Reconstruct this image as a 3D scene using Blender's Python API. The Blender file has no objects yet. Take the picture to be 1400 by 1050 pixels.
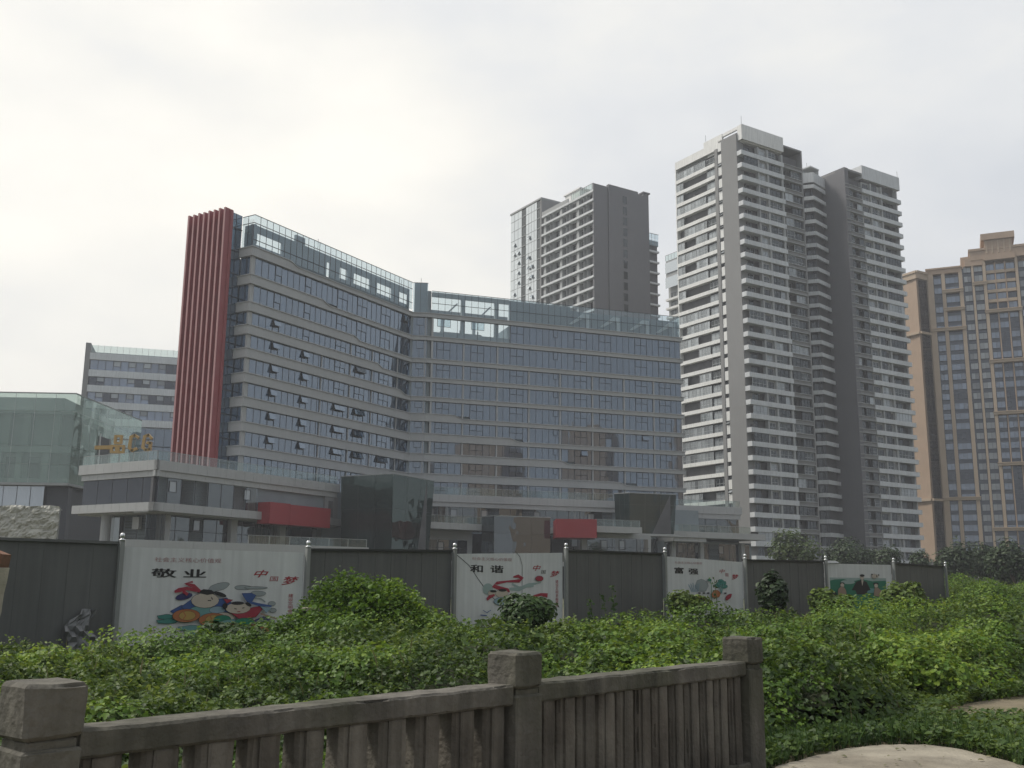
import bpy, bmesh, math, random
import numpy as np
from mathutils import Vector

# ---------------------------------------------------------------- camera, sky, sun, exposure
scene = bpy.context.scene
COL = scene.collection
R = math.radians
HAZE = 0.0005
EYE = 1.6
PITCH = math.atan(278/1400)
ROLL = math.atan(63/7050)
cam_d = bpy.data.cameras.new('camera')
cam = bpy.data.objects.new('camera', cam_d)
COL.objects.link(cam)
cam.location = (0, 0, EYE)
from mathutils import Matrix
_f = Vector((0, math.cos(PITCH), math.sin(PITCH)))
_r0 = Vector((1, 0, 0)); _u0 = _r0.cross(_f)
_r = _r0*math.cos(ROLL)+_u0*math.sin(ROLL)
_u = -_r0*math.sin(ROLL)+_u0*math.cos(ROLL)
cam.rotation_euler = Matrix((_r, _u, -_f)).transposed().to_euler()
cam_d.sensor_width = 36.0
cam_d.lens = 36.0
cam_d.clip_start = 0.1
cam_d.clip_end = 20000
scene.camera = cam
scene.view_settings.view_transform = 'Standard'
scene.view_settings.look = 'None'
scene.view_settings.exposure = 0.0
scene.view_settings.gamma = 1.0

SUN_EL, SUN_AZ = 54.0, -82.0           # azimuth from +Y towards +X
sdir = Vector((math.sin(R(SUN_AZ))*math.cos(R(SUN_EL)), math.cos(R(SUN_AZ))*math.cos(R(SUN_EL)), math.sin(R(SUN_EL))))
w = bpy.data.worlds.new('World'); scene.world = w; w.use_nodes = True
nt = w.node_tree; nt.nodes.clear()
def N(t, **k):
    n = nt.nodes.new(t)
    for a, v in k.items(): setattr(n, a, v)
    return n
sky = N('ShaderNodeTexSky', sky_type='NISHITA', sun_disc=False)
sky.sun_elevation = R(SUN_EL); sky.sun_rotation = R(SUN_AZ)
sky.dust_density = 6.0
b1 = N('ShaderNodeBackground'); b1.inputs[1].default_value = 0.08
nt.links.new(sky.outputs[0], b1.inputs[0])
tc = N('ShaderNodeTexCoord')
nrm = N('ShaderNodeVectorMath', operation='NORMALIZE'); nt.links.new(tc.outputs['Generated'], nrm.inputs[0])
dot = N('ShaderNodeVectorMath', operation='DOT_PRODUCT'); nt.links.new(nrm.outputs[0], dot.inputs[0])
GL = Vector((-0.62, 0.62, 0.48)).normalized()     # centre of the bright haze, a little below the veiled sun
dot.inputs[1].default_value = GL
ns = N('ShaderNodeTexNoise'); ns.inputs['Scale'].default_value = 3.2; ns.inputs['Detail'].default_value = 5; ns.inputs['Roughness'].default_value = 0.5
mp = N('ShaderNodeMapping'); mp.inputs['Scale'].default_value = (1, 1, 2.2)
nt.links.new(nrm.outputs[0], mp.inputs[0]); nt.links.new(mp.outputs[0], ns.inputs['Vector'])
mr = N('ShaderNodeMapRange'); mr.inputs['From Min'].default_value = 0.3; mr.inputs['From Max'].default_value = 0.7
mr.inputs['To Min'].default_value = -0.2; mr.inputs['To Max'].default_value = 0.2
nt.links.new(ns.outputs[0], mr.inputs[0])
ad = N('ShaderNodeMath', operation='ADD'); nt.links.new(dot.outputs['Value'], ad.inputs[0]); nt.links.new(mr.outputs[0], ad.inputs[1])
m2 = N('ShaderNodeMapRange'); m2.inputs['From Min'].default_value = -1; m2.inputs['From Max'].default_value = 1
nt.links.new(ad.outputs[0], m2.inputs[0])
cr = N('ShaderNodeValToRGB')
els = cr.color_ramp.elements
els[0].position = 0.0; els[0].color = (.50, .54, .59, 1)
els[1].position = 1.0; els[1].color = (1.22, 1.18, 1.08, 1)
for p_, c_ in ((.45, (.56, .60, .65, 1)), (.70, (.79, .82, .86, 1)), (.80, (.91, .925, .935, 1)), (.90, (1.06, 1.045, .99, 1))):
    e = els.new(p_); e.color = c_
nt.links.new(m2.outputs[0], cr.inputs[0])
b2 = N('ShaderNodeBackground'); b2.inputs[1].default_value = 1.0
nt.links.new(cr.outputs[0], b2.inputs[0])
mx = N('ShaderNodeMixShader'); mx.inputs[0].default_value = 0.9
nt.links.new(b1.outputs[0], mx.inputs[1]); nt.links.new(b2.outputs[0], mx.inputs[2])
wo = N('ShaderNodeOutputWorld'); nt.links.new(mx.outputs[0], wo.inputs[0])

sl = bpy.data.lights.new('sun', 'SUN'); sl.energy = 2.7; sl.angle = R(10); sl.color = (1, .95, .87)
so = bpy.data.objects.new('sun', sl); COL.objects.link(so)
so.rotation_euler = sdir.to_track_quat('Z', 'Y').to_euler()
scene.cycles.max_bounces = 6
scene.cycles.transparent_max_bounces = 16
scene.cycles.caustics_reflective = False
scene.cycles.caustics_refractive = False
scene.cycles.use_denoising = True

# ---------------------------------------------------------------- materials
def mat(name, col, rough=.6, metal=0., var=.12, scale=2., bump=0., spec=.5, streak=0., seam=None, island=0., ior=1.45, col2=None, trans=None):
    m = bpy.data.materials.new(name); m.use_nodes = True
    t = m.node_tree; p = t.nodes['Principled BSDF']
    L = t.links.new
    p.inputs['Roughness'].default_value = rough; p.inputs['Metallic'].default_value = metal
    p.inputs['IOR'].default_value = ior; p.inputs['Specular IOR Level'].default_value = spec
    g = t.nodes.new('ShaderNodeNewGeometry')
    tc_ = t.nodes.new('ShaderNodeTexCoord')
    n = t.nodes.new('ShaderNodeTexNoise'); n.inputs['Scale'].default_value = scale; n.inputs['Detail'].default_value = 6; n.inputs['Roughness'].default_value = .62
    L(tc_.outputs['Object'], n.inputs['Vector'])
    ramp = t.nodes.new('ShaderNodeMapRange'); ramp.inputs['From Min'].default_value = .3; ramp.inputs['From Max'].default_value = .7
    ramp.inputs['To Min'].default_value = 1-var; ramp.inputs['To Max'].default_value = 1+var
    L(n.outputs[0], ramp.inputs[0])
    val = ramp.outputs[0]
    def mul(a, b):
        q = t.nodes.new('ShaderNodeMath'); q.operation = 'MULTIPLY'; L(a, q.inputs[0]); L(b, q.inputs[1]); return q.outputs[0]
    if streak:
        mp_ = t.nodes.new('ShaderNodeMapping'); mp_.inputs['Scale'].default_value = (9/ max(scale, .1), 9/max(scale, .1), .35/max(scale, .1))
        L(tc_.outputs['Object'], mp_.inputs[0])
        n2 = t.nodes.new('ShaderNodeTexNoise'); n2.inputs['Scale'].default_value = scale; n2.inputs['Detail'].default_value = 5
        L(mp_.outputs[0], n2.inputs['Vector'])
        r2 = t.nodes.new('ShaderNodeMapRange'); r2.inputs['From Min'].default_value = .32; r2.inputs['From Max'].default_value = .68
        r2.inputs['To Min'].default_value = 1-streak; r2.inputs['To Max'].default_value = 1+streak*.6
        L(n2.outputs[0], r2.inputs[0]); val = mul(val, r2.outputs[0])
    if island:
        r3 = t.nodes.new('ShaderNodeMapRange'); r3.inputs['To Min'].default_value = 1-island; r3.inputs['To Max'].default_value = 1+island
        L(g.outputs['Random Per Island'], r3.inputs[0]); val = mul(val, r3.outputs[0])
    vm = t.nodes.new('ShaderNodeMix'); vm.data_type = 'RGBA'; vm.blend_type = 'MULTIPLY'; vm.inputs[0].default_value = 1
    base = t.nodes.new('ShaderNodeMix'); base.data_type = 'RGBA'
    base.inputs[6].default_value = (*col, 1); base.inputs[7].default_value = (*(col2 or col), 1)
    if col2:
        n4 = t.nodes.new('ShaderNodeTexNoise'); n4.inputs['Scale'].default_value = scale*.45; n4.inputs['Detail'].default_value = 4
        L(tc_.outputs['Object'], n4.inputs['Vector'])
        r4 = t.nodes.new('ShaderNodeMapRange'); r4.inputs['From Min'].default_value = .42; r4.inputs['From Max'].default_value = .6
        L(n4.outputs[0], r4.inputs[0]); L(r4.outputs[0], base.inputs[0])
    else: base.inputs[0].default_value = 0
    L(base.outputs[2], vm.inputs[6])
    cmb = t.nodes.new('ShaderNodeCombineColor')
    for i in range(3): L(val, cmb.inputs[i])
    L(cmb.outputs[0], vm.inputs[7])
    L(vm.outputs[2], p.inputs['Base Color'])
    if bump:
        bn = t.nodes.new('ShaderNodeBump'); bn.inputs['Strength'].default_value = bump; bn.inputs['Distance'].default_value = .02
        n3 = t.nodes.new('ShaderNodeTexNoise'); n3.inputs['Scale'].default_value = scale*9; n3.inputs['Detail'].default_value = 5
        L(tc_.outputs['Object'], n3.inputs['Vector']); L(n3.outputs[0], bn.inputs['Height']); L(bn.outputs[0], p.inputs['Normal'])
    return m

def glass_wall(name, col, refl=.2, tint=(.85, .92, .95), clear=0., rough=.03, island=.15, wob=.0, wscale=.4):
    """curtain wall glass: dark body seen through, glossy reflection growing at grazing angles, optional real see-through"""
    m = bpy.data.materials.new(name); m.use_nodes = True
    t = m.node_tree; t.nodes.clear(); L = t.links.new
    out = t.nodes.new('ShaderNodeOutputMaterial')
    g = t.nodes.new('ShaderNodeNewGeometry')
    d = t.nodes.new('ShaderNodeBsdfDiffuse')
    r3 = t.nodes.new('ShaderNodeMapRange'); r3.inputs['To Min'].default_value = 1-island; r3.inputs['To Max'].default_value = 1+island
    L(g.outputs['Random Per Island'], r3.inputs[0])
    mm = t.nodes.new('ShaderNodeVectorMath'); mm.operation = 'SCALE'; mm.inputs[0].default_value = col
    L(r3.outputs[0], mm.inputs['Scale']); L(mm.outputs[0], d.inputs[0])
    inner = d.outputs[0]
    if clear:
        tr = t.nodes.new('ShaderNodeBsdfTransparent'); tr.inputs[0].default_value = (*tint, 1)
        mx_ = t.nodes.new('ShaderNodeMixShader'); mx_.inputs[0].default_value = clear
        L(d.outputs[0], mx_.inputs[1]); L(tr.outputs[0], mx_.inputs[2]); inner = mx_.outputs[0]
    gl = t.nodes.new('ShaderNodeBsdfGlossy'); gl.inputs['Roughness'].default_value = rough; gl.inputs[0].default_value = (*tint, 1)
    if wob:
        bn = t.nodes.new('ShaderNodeBump'); bn.inputs['Strength'].default_value = wob; bn.inputs['Distance'].default_value = .3
        tc_ = t.nodes.new('ShaderNodeTexCoord'); n3 = t.nodes.new('ShaderNodeTexNoise'); n3.inputs['Scale'].default_value = wscale; n3.inputs['Detail'].default_value = 1
        L(tc_.outputs['Object'], n3.inputs['Vector']); L(n3.outputs[0], bn.inputs['Height']); L(bn.outputs[0], gl.inputs['Normal'])
    lw = t.nodes.new('ShaderNodeLayerWeight'); lw.inputs[0].default_value = .5
    mr_ = t.nodes.new('ShaderNodeMapRange'); mr_.inputs['From Min'].default_value = 0.2; mr_.inputs['From Max'].default_value = 1
    mr_.inputs['To Min'].default_value = refl; mr_.inputs['To Max'].default_value = min(1, refl*2.6)
    L(lw.outputs['Facing'], mr_.inputs[0])
    ms = t.nodes.new('ShaderNodeMixShader'); L(mr_.outputs[0], ms.inputs[0]); L(inner, ms.inputs[1]); L(gl.outputs[0], ms.inputs[2])
    L(ms.outputs[0], out.inputs[0])
    return m

def leaf_mat(name, c1, c2, c3, trans=.35, scale=.22):
    m = bpy.data.materials.new(name); m.use_nodes = True
    t = m.node_tree; t.nodes.clear(); L = t.links.new
    out = t.nodes.new('ShaderNodeOutputMaterial')
    g = t.nodes.new('ShaderNodeNewGeometry'); tc_ = t.nodes.new('ShaderNodeTexCoord')
    n = t.nodes.new('ShaderNodeTexNoise'); n.inputs['Scale'].default_value = scale; n.inputs['Detail'].default_value = 3
    L(tc_.outputs['Object'], n.inputs['Vector'])
    ad_ = t.nodes.new('ShaderNodeMath'); ad_.operation = 'MULTIPLY_ADD'; ad_.inputs[1].default_value = .62
    L(g.outputs['Random Per Island'], ad_.inputs[0])
    s_ = t.nodes.new('ShaderNodeMapRange'); s_.inputs['From Min'].default_value = .35; s_.inputs['From Max'].default_value = .65; s_.inputs['To Min'].default_value = 0; s_.inputs['To Max'].default_value = .42
    L(n.outputs[0], s_.inputs[0]); L(s_.outputs[0], ad_.inputs[2])
    cr_ = t.nodes.new('ShaderNodeValToRGB'); e = cr_.color_ramp.elements
    e[0].color = (*c1, 1); e[1].color = (*c3, 1); e[1].position = 1
    k = e.new(.55); k.color = (*c2, 1)
    L(ad_.outputs[0], cr_.inputs[0])
    p = t.nodes.new('ShaderNodeBsdfPrincipled'); p.inputs['Roughness'].default_value = .5; p.inputs['Specular IOR Level'].default_value = .35
    L(cr_.outputs[0], p.inputs['Base Color'])
    tl = t.nodes.new('ShaderNodeBsdfTranslucent'); hs = t.nodes.new('ShaderNodeHueSaturation'); hs.inputs['Hue'].default_value = .48; hs.inputs['Value'].default_value = 1.25
    L(cr_.outputs[0], hs.inputs['Color']); L(hs.outputs[0], tl.inputs[0])
    ms = t.nodes.new('ShaderNodeMixShader'); ms.inputs[0].default_value = trans
    L(p.outputs[0], ms.inputs[1]); L(tl.outputs[0], ms.inputs[2]); L(ms.outputs[0], out.inputs[0])
    return m

M = {}
M['panel'] = mat('pale_metal_cladding', (.395, .402, .398), .5, var=.05, scale=.25, streak=.06)
M['white'] = mat('white_render', (.76, .76, .74), .7, var=.06, scale=.2, streak=.16)
M['whitecool'] = mat('cool_white_render', (.60, .62, .63), .7, var=.06, scale=.2, streak=.18)
M['slab'] = mat('grey_render', (.23, .23, .23), .8, var=.05, scale=.12, streak=.06)
M['darkslab'] = mat('dark_grey_render', (.155, .155, .165), .8, var=.05, scale=.12, streak=.05)
M['lightwall'] = mat('light_grey_render', (.36, .37, .37), .8, var=.08, scale=.3)
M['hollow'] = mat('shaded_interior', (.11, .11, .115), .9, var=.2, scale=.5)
M['rail'] = mat('grey_balcony_rail', (.33, .34, .34), .6, var=.06)
M['frame'] = mat('dark_window_frame', (.035, .04, .05), .4, var=.05)
M['paleframe'] = mat('pale_window_frame', (.42, .44, .45), .5, var=.05)
M['redfin'] = mat('red_metal_fin', (.30, .058, .062), .45, var=.08, scale=.4, streak=.06)
M['redpink'] = mat('faded_red_edge', (.40, .20, .20), .5, var=.06, scale=.4)
M['redbox'] = mat('red_cladding', (.30, .028, .035), .5, var=.05, scale=.4)
M['beige'] = mat('tan_stone_cladding', (.40, .295, .215), .8, var=.07, scale=.25, streak=.08)
M['beigelight'] = mat('pale_sandstone_trim', (.44, .35, .26), .8, var=.06, scale=.3, streak=.06)
M['orange'] = mat('gilded_letter', (.46, .29, .09), .5, var=.06)
M['steel'] = mat('galvanised_steel', (.25, .26, .25), .5, .2, var=.1, scale=4)
M['chrome'] = mat('polished_steel', (.62, .63, .63), .3, .8, var=.03)
M['hoard'] = mat('charcoal_hoarding_sheet', (.115, .117, .112), .55, var=.10, scale=.7, streak=.10)
M['hoarddark'] = mat('black_capping', (.035, .037, .036), .5, var=.1)
M['poster'] = mat('white_poster_vinyl', (.58, .59, .58), .5, var=.08, scale=.6, streak=.09, bump=.25)
M['concrete'] = mat('weathered_concrete', (.13, .12, .102), .9, var=.28, scale=2.2, bump=.9, streak=.32, col2=(.078, .076, .056))
M['concrete2'] = mat('weathered_concrete_baluster', (.150, .137, .114), .9, var=.25, scale=3, bump=.7, streak=.35, col2=(.10, .088, .072))
M['plaster'] = mat('cracked_plaster', (.40, .36, .29), .9, var=.2, scale=4, bump=.8)
M['brick'] = mat('broken_brick', (.20, .105, .065), .9, var=.25, scale=9, bump=.8)
M['tarp'] = mat('crumpled_tarpaulin', (.45, .44, .39), .8, var=.16, scale=.8, bump=.5)
M['path'] = mat('pale_concrete_path', (.29, .26, .205), .95, var=.22, scale=2.4, bump=.9, col2=(.20, .175, .135))
M['dirt'] = mat('bare_earth', (.20, .165, .11), .95, var=.2, scale=1.6, bump=.8, col2=(.12, .11, .06))
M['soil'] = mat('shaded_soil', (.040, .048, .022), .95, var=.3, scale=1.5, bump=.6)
M['ground'] = mat('grassy_ground', (.07, .085, .035), .95, var=.3, scale=.05, col2=(.10, .09, .06))
M['bark'] = mat('bark', (.09, .07, .05), .9, var=.2, scale=6, bump=.5)
M['stem'] = mat('green_stem', (.09, .12, .04), .8, var=.15)
M['core'] = mat('dark_core_wall', (.225, .265, .285), .8, var=.1, scale=.3)
M['roofbeam'] = mat('pale_roof_beam', (.50, .54, .55), .6, var=.05)
M['glassblue'] = glass_wall('blue_grey_curtain_glass', (.030, .052, .084), .205, (.78, .89, 1.0), island=.3, wob=.03, wscale=.35)
M['glasslow'] = glass_wall('smoky_shop_glass', (.028, .032, .038), .14, (.85, .95, .97), island=.5, wob=.10, wscale=.5)
M['glassdark'] = glass_wall('dark_green_glass', (.016, .026, .025), .06, (.8, 1.0, .95), island=.08, wob=.22, wscale=.35)
M['glassgreen'] = glass_wall('pale_green_glass', (.17, .225, .195), .14, (.80, .95, .88), clear=.52, island=.22, wob=.22, wscale=.22)
M['glassclear'] = glass_wall('clear_roof_glass', (.16, .20, .22), .13, (.80, .91, .95), clear=.82, island=.1)
M['glassrail'] = glass_wall('balcony_rail_glass', (.16, .20, .19), .09, (.82, .92, .90), clear=.78, island=.05)
M['glassbright'] = glass_wall('sky_reflecting_glass', (.22, .25, .28), .34, (.9, .96, 1.0), island=.12)
M['pane'] = glass_wall('apartment_glass', (.020, .024, .026), .065, (.9, .97, 1.0), island=.75)
M['panepale'] = glass_wall('curtain_and_sky_glass', (.25, .265, .275), .12, (.9, .97, 1.0), island=.5)  # pale for curtains; on left faces, sky reflection put into the colour
M['paneblue'] = glass_wall('blue_apartment_glass', (.10, .135, .20), .18, (.85, .92, 1.0), island=.6)
M['spandrel'] = glass_wall('navy_spandrel_glass', (.016, .022, .038), .075, (.85, .92, 1.0), island=.25)
M['glassnavy'] = glass_wall('dark_navy_glass', (.020, .024, .032), .045, (.85, .92, 1.0), island=.2)
M['paned'] = glass_wall('paler_strip_glass', (.10, .10, .095), .10, (.85, .95, .97), island=.5)  # paler strips scattered at random in the shop glass
M['ink'] = mat('black_lettering', (.018, .018, .018), .6, var=.02)
M['redink'] = mat('red_lettering', (.32, .035, .045), .6, var=.05)
M['pinkink'] = mat('faded_pink_lettering', (.36, .20, .20), .6, var=.05)
for k_, c_ in dict(blue=(.045, .09, .24), navy=(.035, .035, .12), teal=(.05, .20, .17), teal2=(.13, .28, .27), green=(.02, .17, .10), orange=(.36, .13, .05), yellow=(.38, .25, .07),
                   red=(.30, .03, .05), skin=(.46, .40, .33), grey=(.27, .30, .30), lightblue=(.22, .31, .36), dark=(.02, .02, .022), forest=(.025, .16, .10), mist=(.28, .36, .34), tan=(.28, .20, .15)).items():
    M['ill_'+k_] = mat('printed_'+k_, c_, .55, var=.06, scale=3)
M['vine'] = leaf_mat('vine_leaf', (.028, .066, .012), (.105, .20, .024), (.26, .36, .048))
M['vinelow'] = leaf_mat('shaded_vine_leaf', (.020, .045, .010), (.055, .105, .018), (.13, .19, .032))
M['shrub'] = leaf_mat('shrub_leaf', (.026, .058, .018), (.045, .092, .022), (.09, .145, .035))
M['shrubyellow'] = leaf_mat('yellowish_shrub_leaf', (.06, .10, .02), (.11, .17, .03), (.20, .26, .05))
M['treedark'] = leaf_mat('dark_tree_leaf', (.018, .035, .014), (.030, .055, .020), (.055, .085, .03), .2, .3)
M['treepale'] = leaf_mat('pale_tree_leaf', (.045, .075, .025), (.075, .115, .035), (.115, .15, .05), .3, .3)
M['drygrass'] = leaf_mat('dry_grass', (.10, .11, .04), (.15, .15, .07), (.22, .19, .10), .3)

# ---------------------------------------------------------------- building blocks
ORG = {}
JIT = random.Random(77)
class Fr:
    """a vertical facade frame: origin P, running direction ang (deg from +Y towards +X), outward normal on the side given"""
    def __init__(s, P, ang, side=None):
        s.P = np.array(P, float); a = R(ang); s.ang = ang
        s.D = np.array([math.sin(a), math.cos(a)])
        if side is None: side = 1 if ang > 0 else -1
        s.N = np.array([math.cos(a), -math.sin(a)])*side
    def p(s, u, d, z):
        q = s.P+s.D*u+s.N*d
        return (q[0], q[1], z)
    def xy(s, u, d=0): return s.P+s.D*u+s.N*d
class MB:
    def __init__(s): s.v = []; s.f = []; s.m = []
    def add(s, vs, fs, m=0):
        b = len(s.v); s.v += [tuple(map(float, q)) for q in vs]
        for f in fs: s.f.append([b+i for i in f]); s.m.append(m)
    def quad(s, *pts, m=0): s.add(pts, [list(range(len(pts)))], m)
    def hexa(s, c, m=0):
        fs = [(0, 3, 2, 1), (4, 5, 6, 7), (0, 1, 5, 4), (1, 2, 6, 5), (2, 3, 7, 6), (3, 0, 4, 7)]
        a, b, d = (np.array(c[i]) for i in (1, 3, 4)); o = np.array(c[0])
        if np.dot(np.cross(a-o, b-o), d-o) < 0: fs = [f[::-1] for f in fs]
        s.add(c, fs, m)
    def box(s, fr, u0, u1, d0, d1, z0, z1, m=0):
        s.hexa([fr.p(u0, d0, z0), fr.p(u1, d0, z0), fr.p(u1, d1, z0), fr.p(u0, d1, z0), fr.p(u0, d0, z1), fr.p(u1, d0, z1), fr.p(u1, d1, z1), fr.p(u0, d1, z1)], m)
    def abox(s, x0, x1, y0, y1, z0, z1, m=0): s.box(Fr((x0, y0), 90, -1), 0, x1-x0, 0, y1-y0, z0, z1, m)
    def prism(s, pts, z0, z1, m=0):
        n = len(pts); area = sum(pts[i][0]*pts[(i+1) % n][1]-pts[(i+1) % n][0]*pts[i][1] for i in range(n))
        if area < 0: pts = pts[::-1]
        vs = [(q[0], q[1], z0) for q in pts]+[(q[0], q[1], z1) for q in pts]
        fs = [list(range(n))[::-1], list(range(n, 2*n))]+[[i, (i+1) % n, n+(i+1) % n, n+i] for i in range(n)]
        s.add(vs, fs, m)
    def face_poly(s, fr, pts, d0, d1, m=0):
        """polygon drawn in (u,z) on the facade, extruded from d0 to d1"""
        n = len(pts)
        vs = [fr.p(a, d1, b) for a, b in pts]+[fr.p(a, d0, b) for a, b in pts]
        s.add(vs, [list(range(n)), list(range(n, 2*n))[::-1]]+[[i, n+i, n+(i+1) % n, (i+1) % n] for i in range(n)], m)
    def tube(s, pts, r, n=6, m=0):
        pts = [np.array(q, float) for q in pts]; rs = r if hasattr(r, '__len__') else [r]*len(pts)
        rings = []
        for i, q in enumerate(pts):
            t = pts[min(i+1, len(pts)-1)]-pts[max(i-1, 0)]; t = t/(np.linalg.norm(t)+1e-9)
            a = np.cross(t, (0, 0, 1) if abs(t[2]) < .9 else (1, 0, 0)); a = a/np.linalg.norm(a); b = np.cross(t, a)
            rings.append([q+rs[i]*(a*math.cos(2*math.pi*k/n)+b*math.sin(2*math.pi*k/n)) for k in range(n)])
        vs = [q for rg in rings for q in rg]; fs = []
        for i in range(len(pts)-1):
            for k in range(n): fs.append([i*n+k, i*n+(k+1) % n, (i+1)*n+(k+1) % n, (i+1)*n+k])
        fs.append(list(range(n))[::-1]); fs.append([(len(pts)-1)*n+k for k in range(n)])
        s.add(vs, fs, m)
    def lathe(s, c, prof, n=14, m=0):
        vs = []; fs = []
        for (r_, z_) in prof:
            for k in range(n): vs.append((c[0]+r_*math.cos(2*math.pi*k/n), c[1]+r_*math.sin(2*math.pi*k/n), c[2]+z_))
        for i in range(len(prof)-1):
            for k in range(n): fs.append([i*n+k, i*n+(k+1) % n, (i+1)*n+(k+1) % n, (i+1)*n+k])
        fs.append(list(range(n))[::-1]); fs.append([(len(prof)-1)*n+k for k in range(n)])
        s.add(vs, fs, m)
    def merge(s, o): s.add(o.v, [], 0); b = len(s.v)-len(o.v); s.f += [[b+i for i in f] for f in o.f]; s.m += o.m
    def build(s, name, mats, parent=None, label=None, smooth=False, stuff=False, sharp=0):
        if not isinstance(mats, (list, tuple)): mats = [mats]
        org = ORG[parent.name] if parent else Vector((0, 0, 0))
        me = bpy.data.meshes.new(name)
        me.from_pydata([(q[0]-org.x, q[1]-org.y, q[2]-org.z) for q in s.v], [], s.f)
        for k in mats: me.materials.append(M[k] if isinstance(k, str) else k)
        me.polygons.foreach_set('material_index', s.m)
        if smooth: me.polygons.foreach_set('use_smooth', [True]*len(s.f))
        if sharp: me.set_sharp_from_angle(angle=R(sharp))
        me.update()
        o = bpy.data.objects.new(name, me); COL.objects.link(o)
        if parent: o.parent = parent
        ORG[o.name] = org
        if label: o['label'] = label
        if stuff: o['kind'] = 'stuff'
        return o
def thing(name, label, cat, loc, group=None):
    o = bpy.data.objects.new(name, None); COL.objects.link(o); o.location = loc; o.empty_display_size = .5
    ORG[o.name] = Vector(loc); o['label'] = label; o['category'] = cat
    if group: o['group'] = group
    return o
def tag(o, label, cat, group=None):
    o['label'] = label; o['category'] = cat
    if group: o['group'] = group
    return o
def copy_tree(o, parent=None):
    c = o.copy(); COL.objects.link(c)
    if parent: c.parent = parent
    ORG[c.name] = ORG[o.name]
    for ch in o.children: copy_tree(ch, c)
    return c
def cap_parts(items, name, mats, parent, most=100):
    """the hundred pieces that stand nearest become parts of their own, the rest one part"""
    def dist(m): q = m.v[0]; return q[0]**2+q[1]**2+(q[2]-EYE)**2
    items = sorted(items, key=dist)
    for m in items[:most]: m.build(name, mats, parent)
    if items[most:]:
        r_ = MB()
        for m in items[most:]: r_.merge(m)
        r_.build(name, mats, parent, stuff=True)
def window(fr, u0, u1, z0, z1, d, n=2, transom=None, pane=0, frame=1, t=.07, mb=None, border=True):
    w_ = mb or MB()
    wd = (u1-u0)/n
    for i in range(n):
        a, b = u0+i*wd+t*.5, u0+(i+1)*wd-t*.5
        w_.quad(fr.p(a, d, z0), fr.p(b, d, z0), fr.p(b, d, z1), fr.p(a, d, z1), m=pane)
    for i in range(0 if border else 1, n+1 if border else n):
        w_.box(fr, u0+i*wd-t*.5, u0+i*wd+t*.5, d-.05, d+.06, z0, z1, frame)
    if border:
        w_.box(fr, u0+t*.5, u1-t*.5, d-.05, d+.055, z1-t, z1, frame); w_.box(fr, u0+t*.5, u1-t*.5, d-.05, d+.055, z0, z0+t, frame)
    if transom: w_.box(fr, u0+t*.5, u1-t*.5, d-.05, d+.05, transom-t*.5, transom+t*.5, frame)
    return w_
def glazing(mb, fr, u0, u1, z0, z1, d, pitch, t=.06, pane=0, frame=1, start=None, mats=None, proud=.07):
    n = max(1, int(round((u1-u0)/pitch))); wd = (u1-u0)/n
    for i in range(n):
        a, b = u0+i*wd, u0+(i+1)*wd
        j_ = [.010*(JIT.random()-.5)*min(2, b-a) for _ in range(3)]
        mb.quad(fr.p(a+.001, d+j_[0], z0), fr.p(b-.001, d+j_[1], z0), fr.p(b-.001, d+j_[1]+j_[2], z1), fr.p(a+.001, d+j_[0]+j_[2], z1), m=pane)
        if i: mb.box(fr, a-t/2, a+t/2, d-.03, d+proud*.5, z0, z1, frame)
def ribbon(mb, pts, prof, d0, d1, m=0):
    """facade band along a plan polyline; prof: list of (distance, zbottom, ztop); d0 inner, d1 outer offset (right-hand side)"""
    P = [np.array(q, float) for q in pts]
    seg = [np.linalg.norm(P[i+1]-P[i]) for i in range(len(P)-1)]
    cum = np.concatenate([[0], np.cumsum(seg)])
    dirs = [(P[i+1]-P[i])/seg[i] for i in range(len(P)-1)]
    nor = [np.array([d_[1], -d_[0]]) for d_ in dirs]
    def off(i, d):
        if i == 0: return P[0]+nor[0]*d
        if i == len(P)-1: return P[-1]+nor[-1]*d
        b = nor[i-1]+nor[i]; b = b/np.linalg.norm(b)
        return P[i]+b*(d/max(.3, np.dot(b, nor[i])))
    def at(s_, d):
        i = min(max(int(np.searchsorted(cum, s_, 'right'))-1, 0), len(seg)-1)
        t = (s_-cum[i])/seg[i]
        return off(i, d)*(1-t)+off(i+1, d)*t
    S = sorted(set([float(c) for c in cum]+[q[0] for q in prof if 0 < q[0] < cum[-1]]))
    zb = np.interp(S, [q[0] for q in prof], [q[1] for q in prof]); zt = np.interp(S, [q[0] for q in prof], [q[2] for q in prof])
    rings = []
    for s_, b, t in zip(S, zb, zt):
        i_, o_ = at(s_, d0), at(s_, d1)
        rings += [(i_[0], i_[1], b), (o_[0], o_[1], b), (o_[0], o_[1], t), (i_[0], i_[1], t)]
    fs = []
    for i in range(len(S)-1):
        for k in range(4): fs.append([i*4+k, (i+1)*4+k, (i+1)*4+(k+1) % 4, i*4+(k+1) % 4])
    fs += [[0, 1, 2, 3], [4*(len(S)-1)+k for k in (3, 2, 1, 0)]]
    mb.add(rings, fs, m)
def off(P, ang, s): a = R(ang); return np.array(P, float)+s*np.array([math.sin(a), math.cos(a)])
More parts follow.
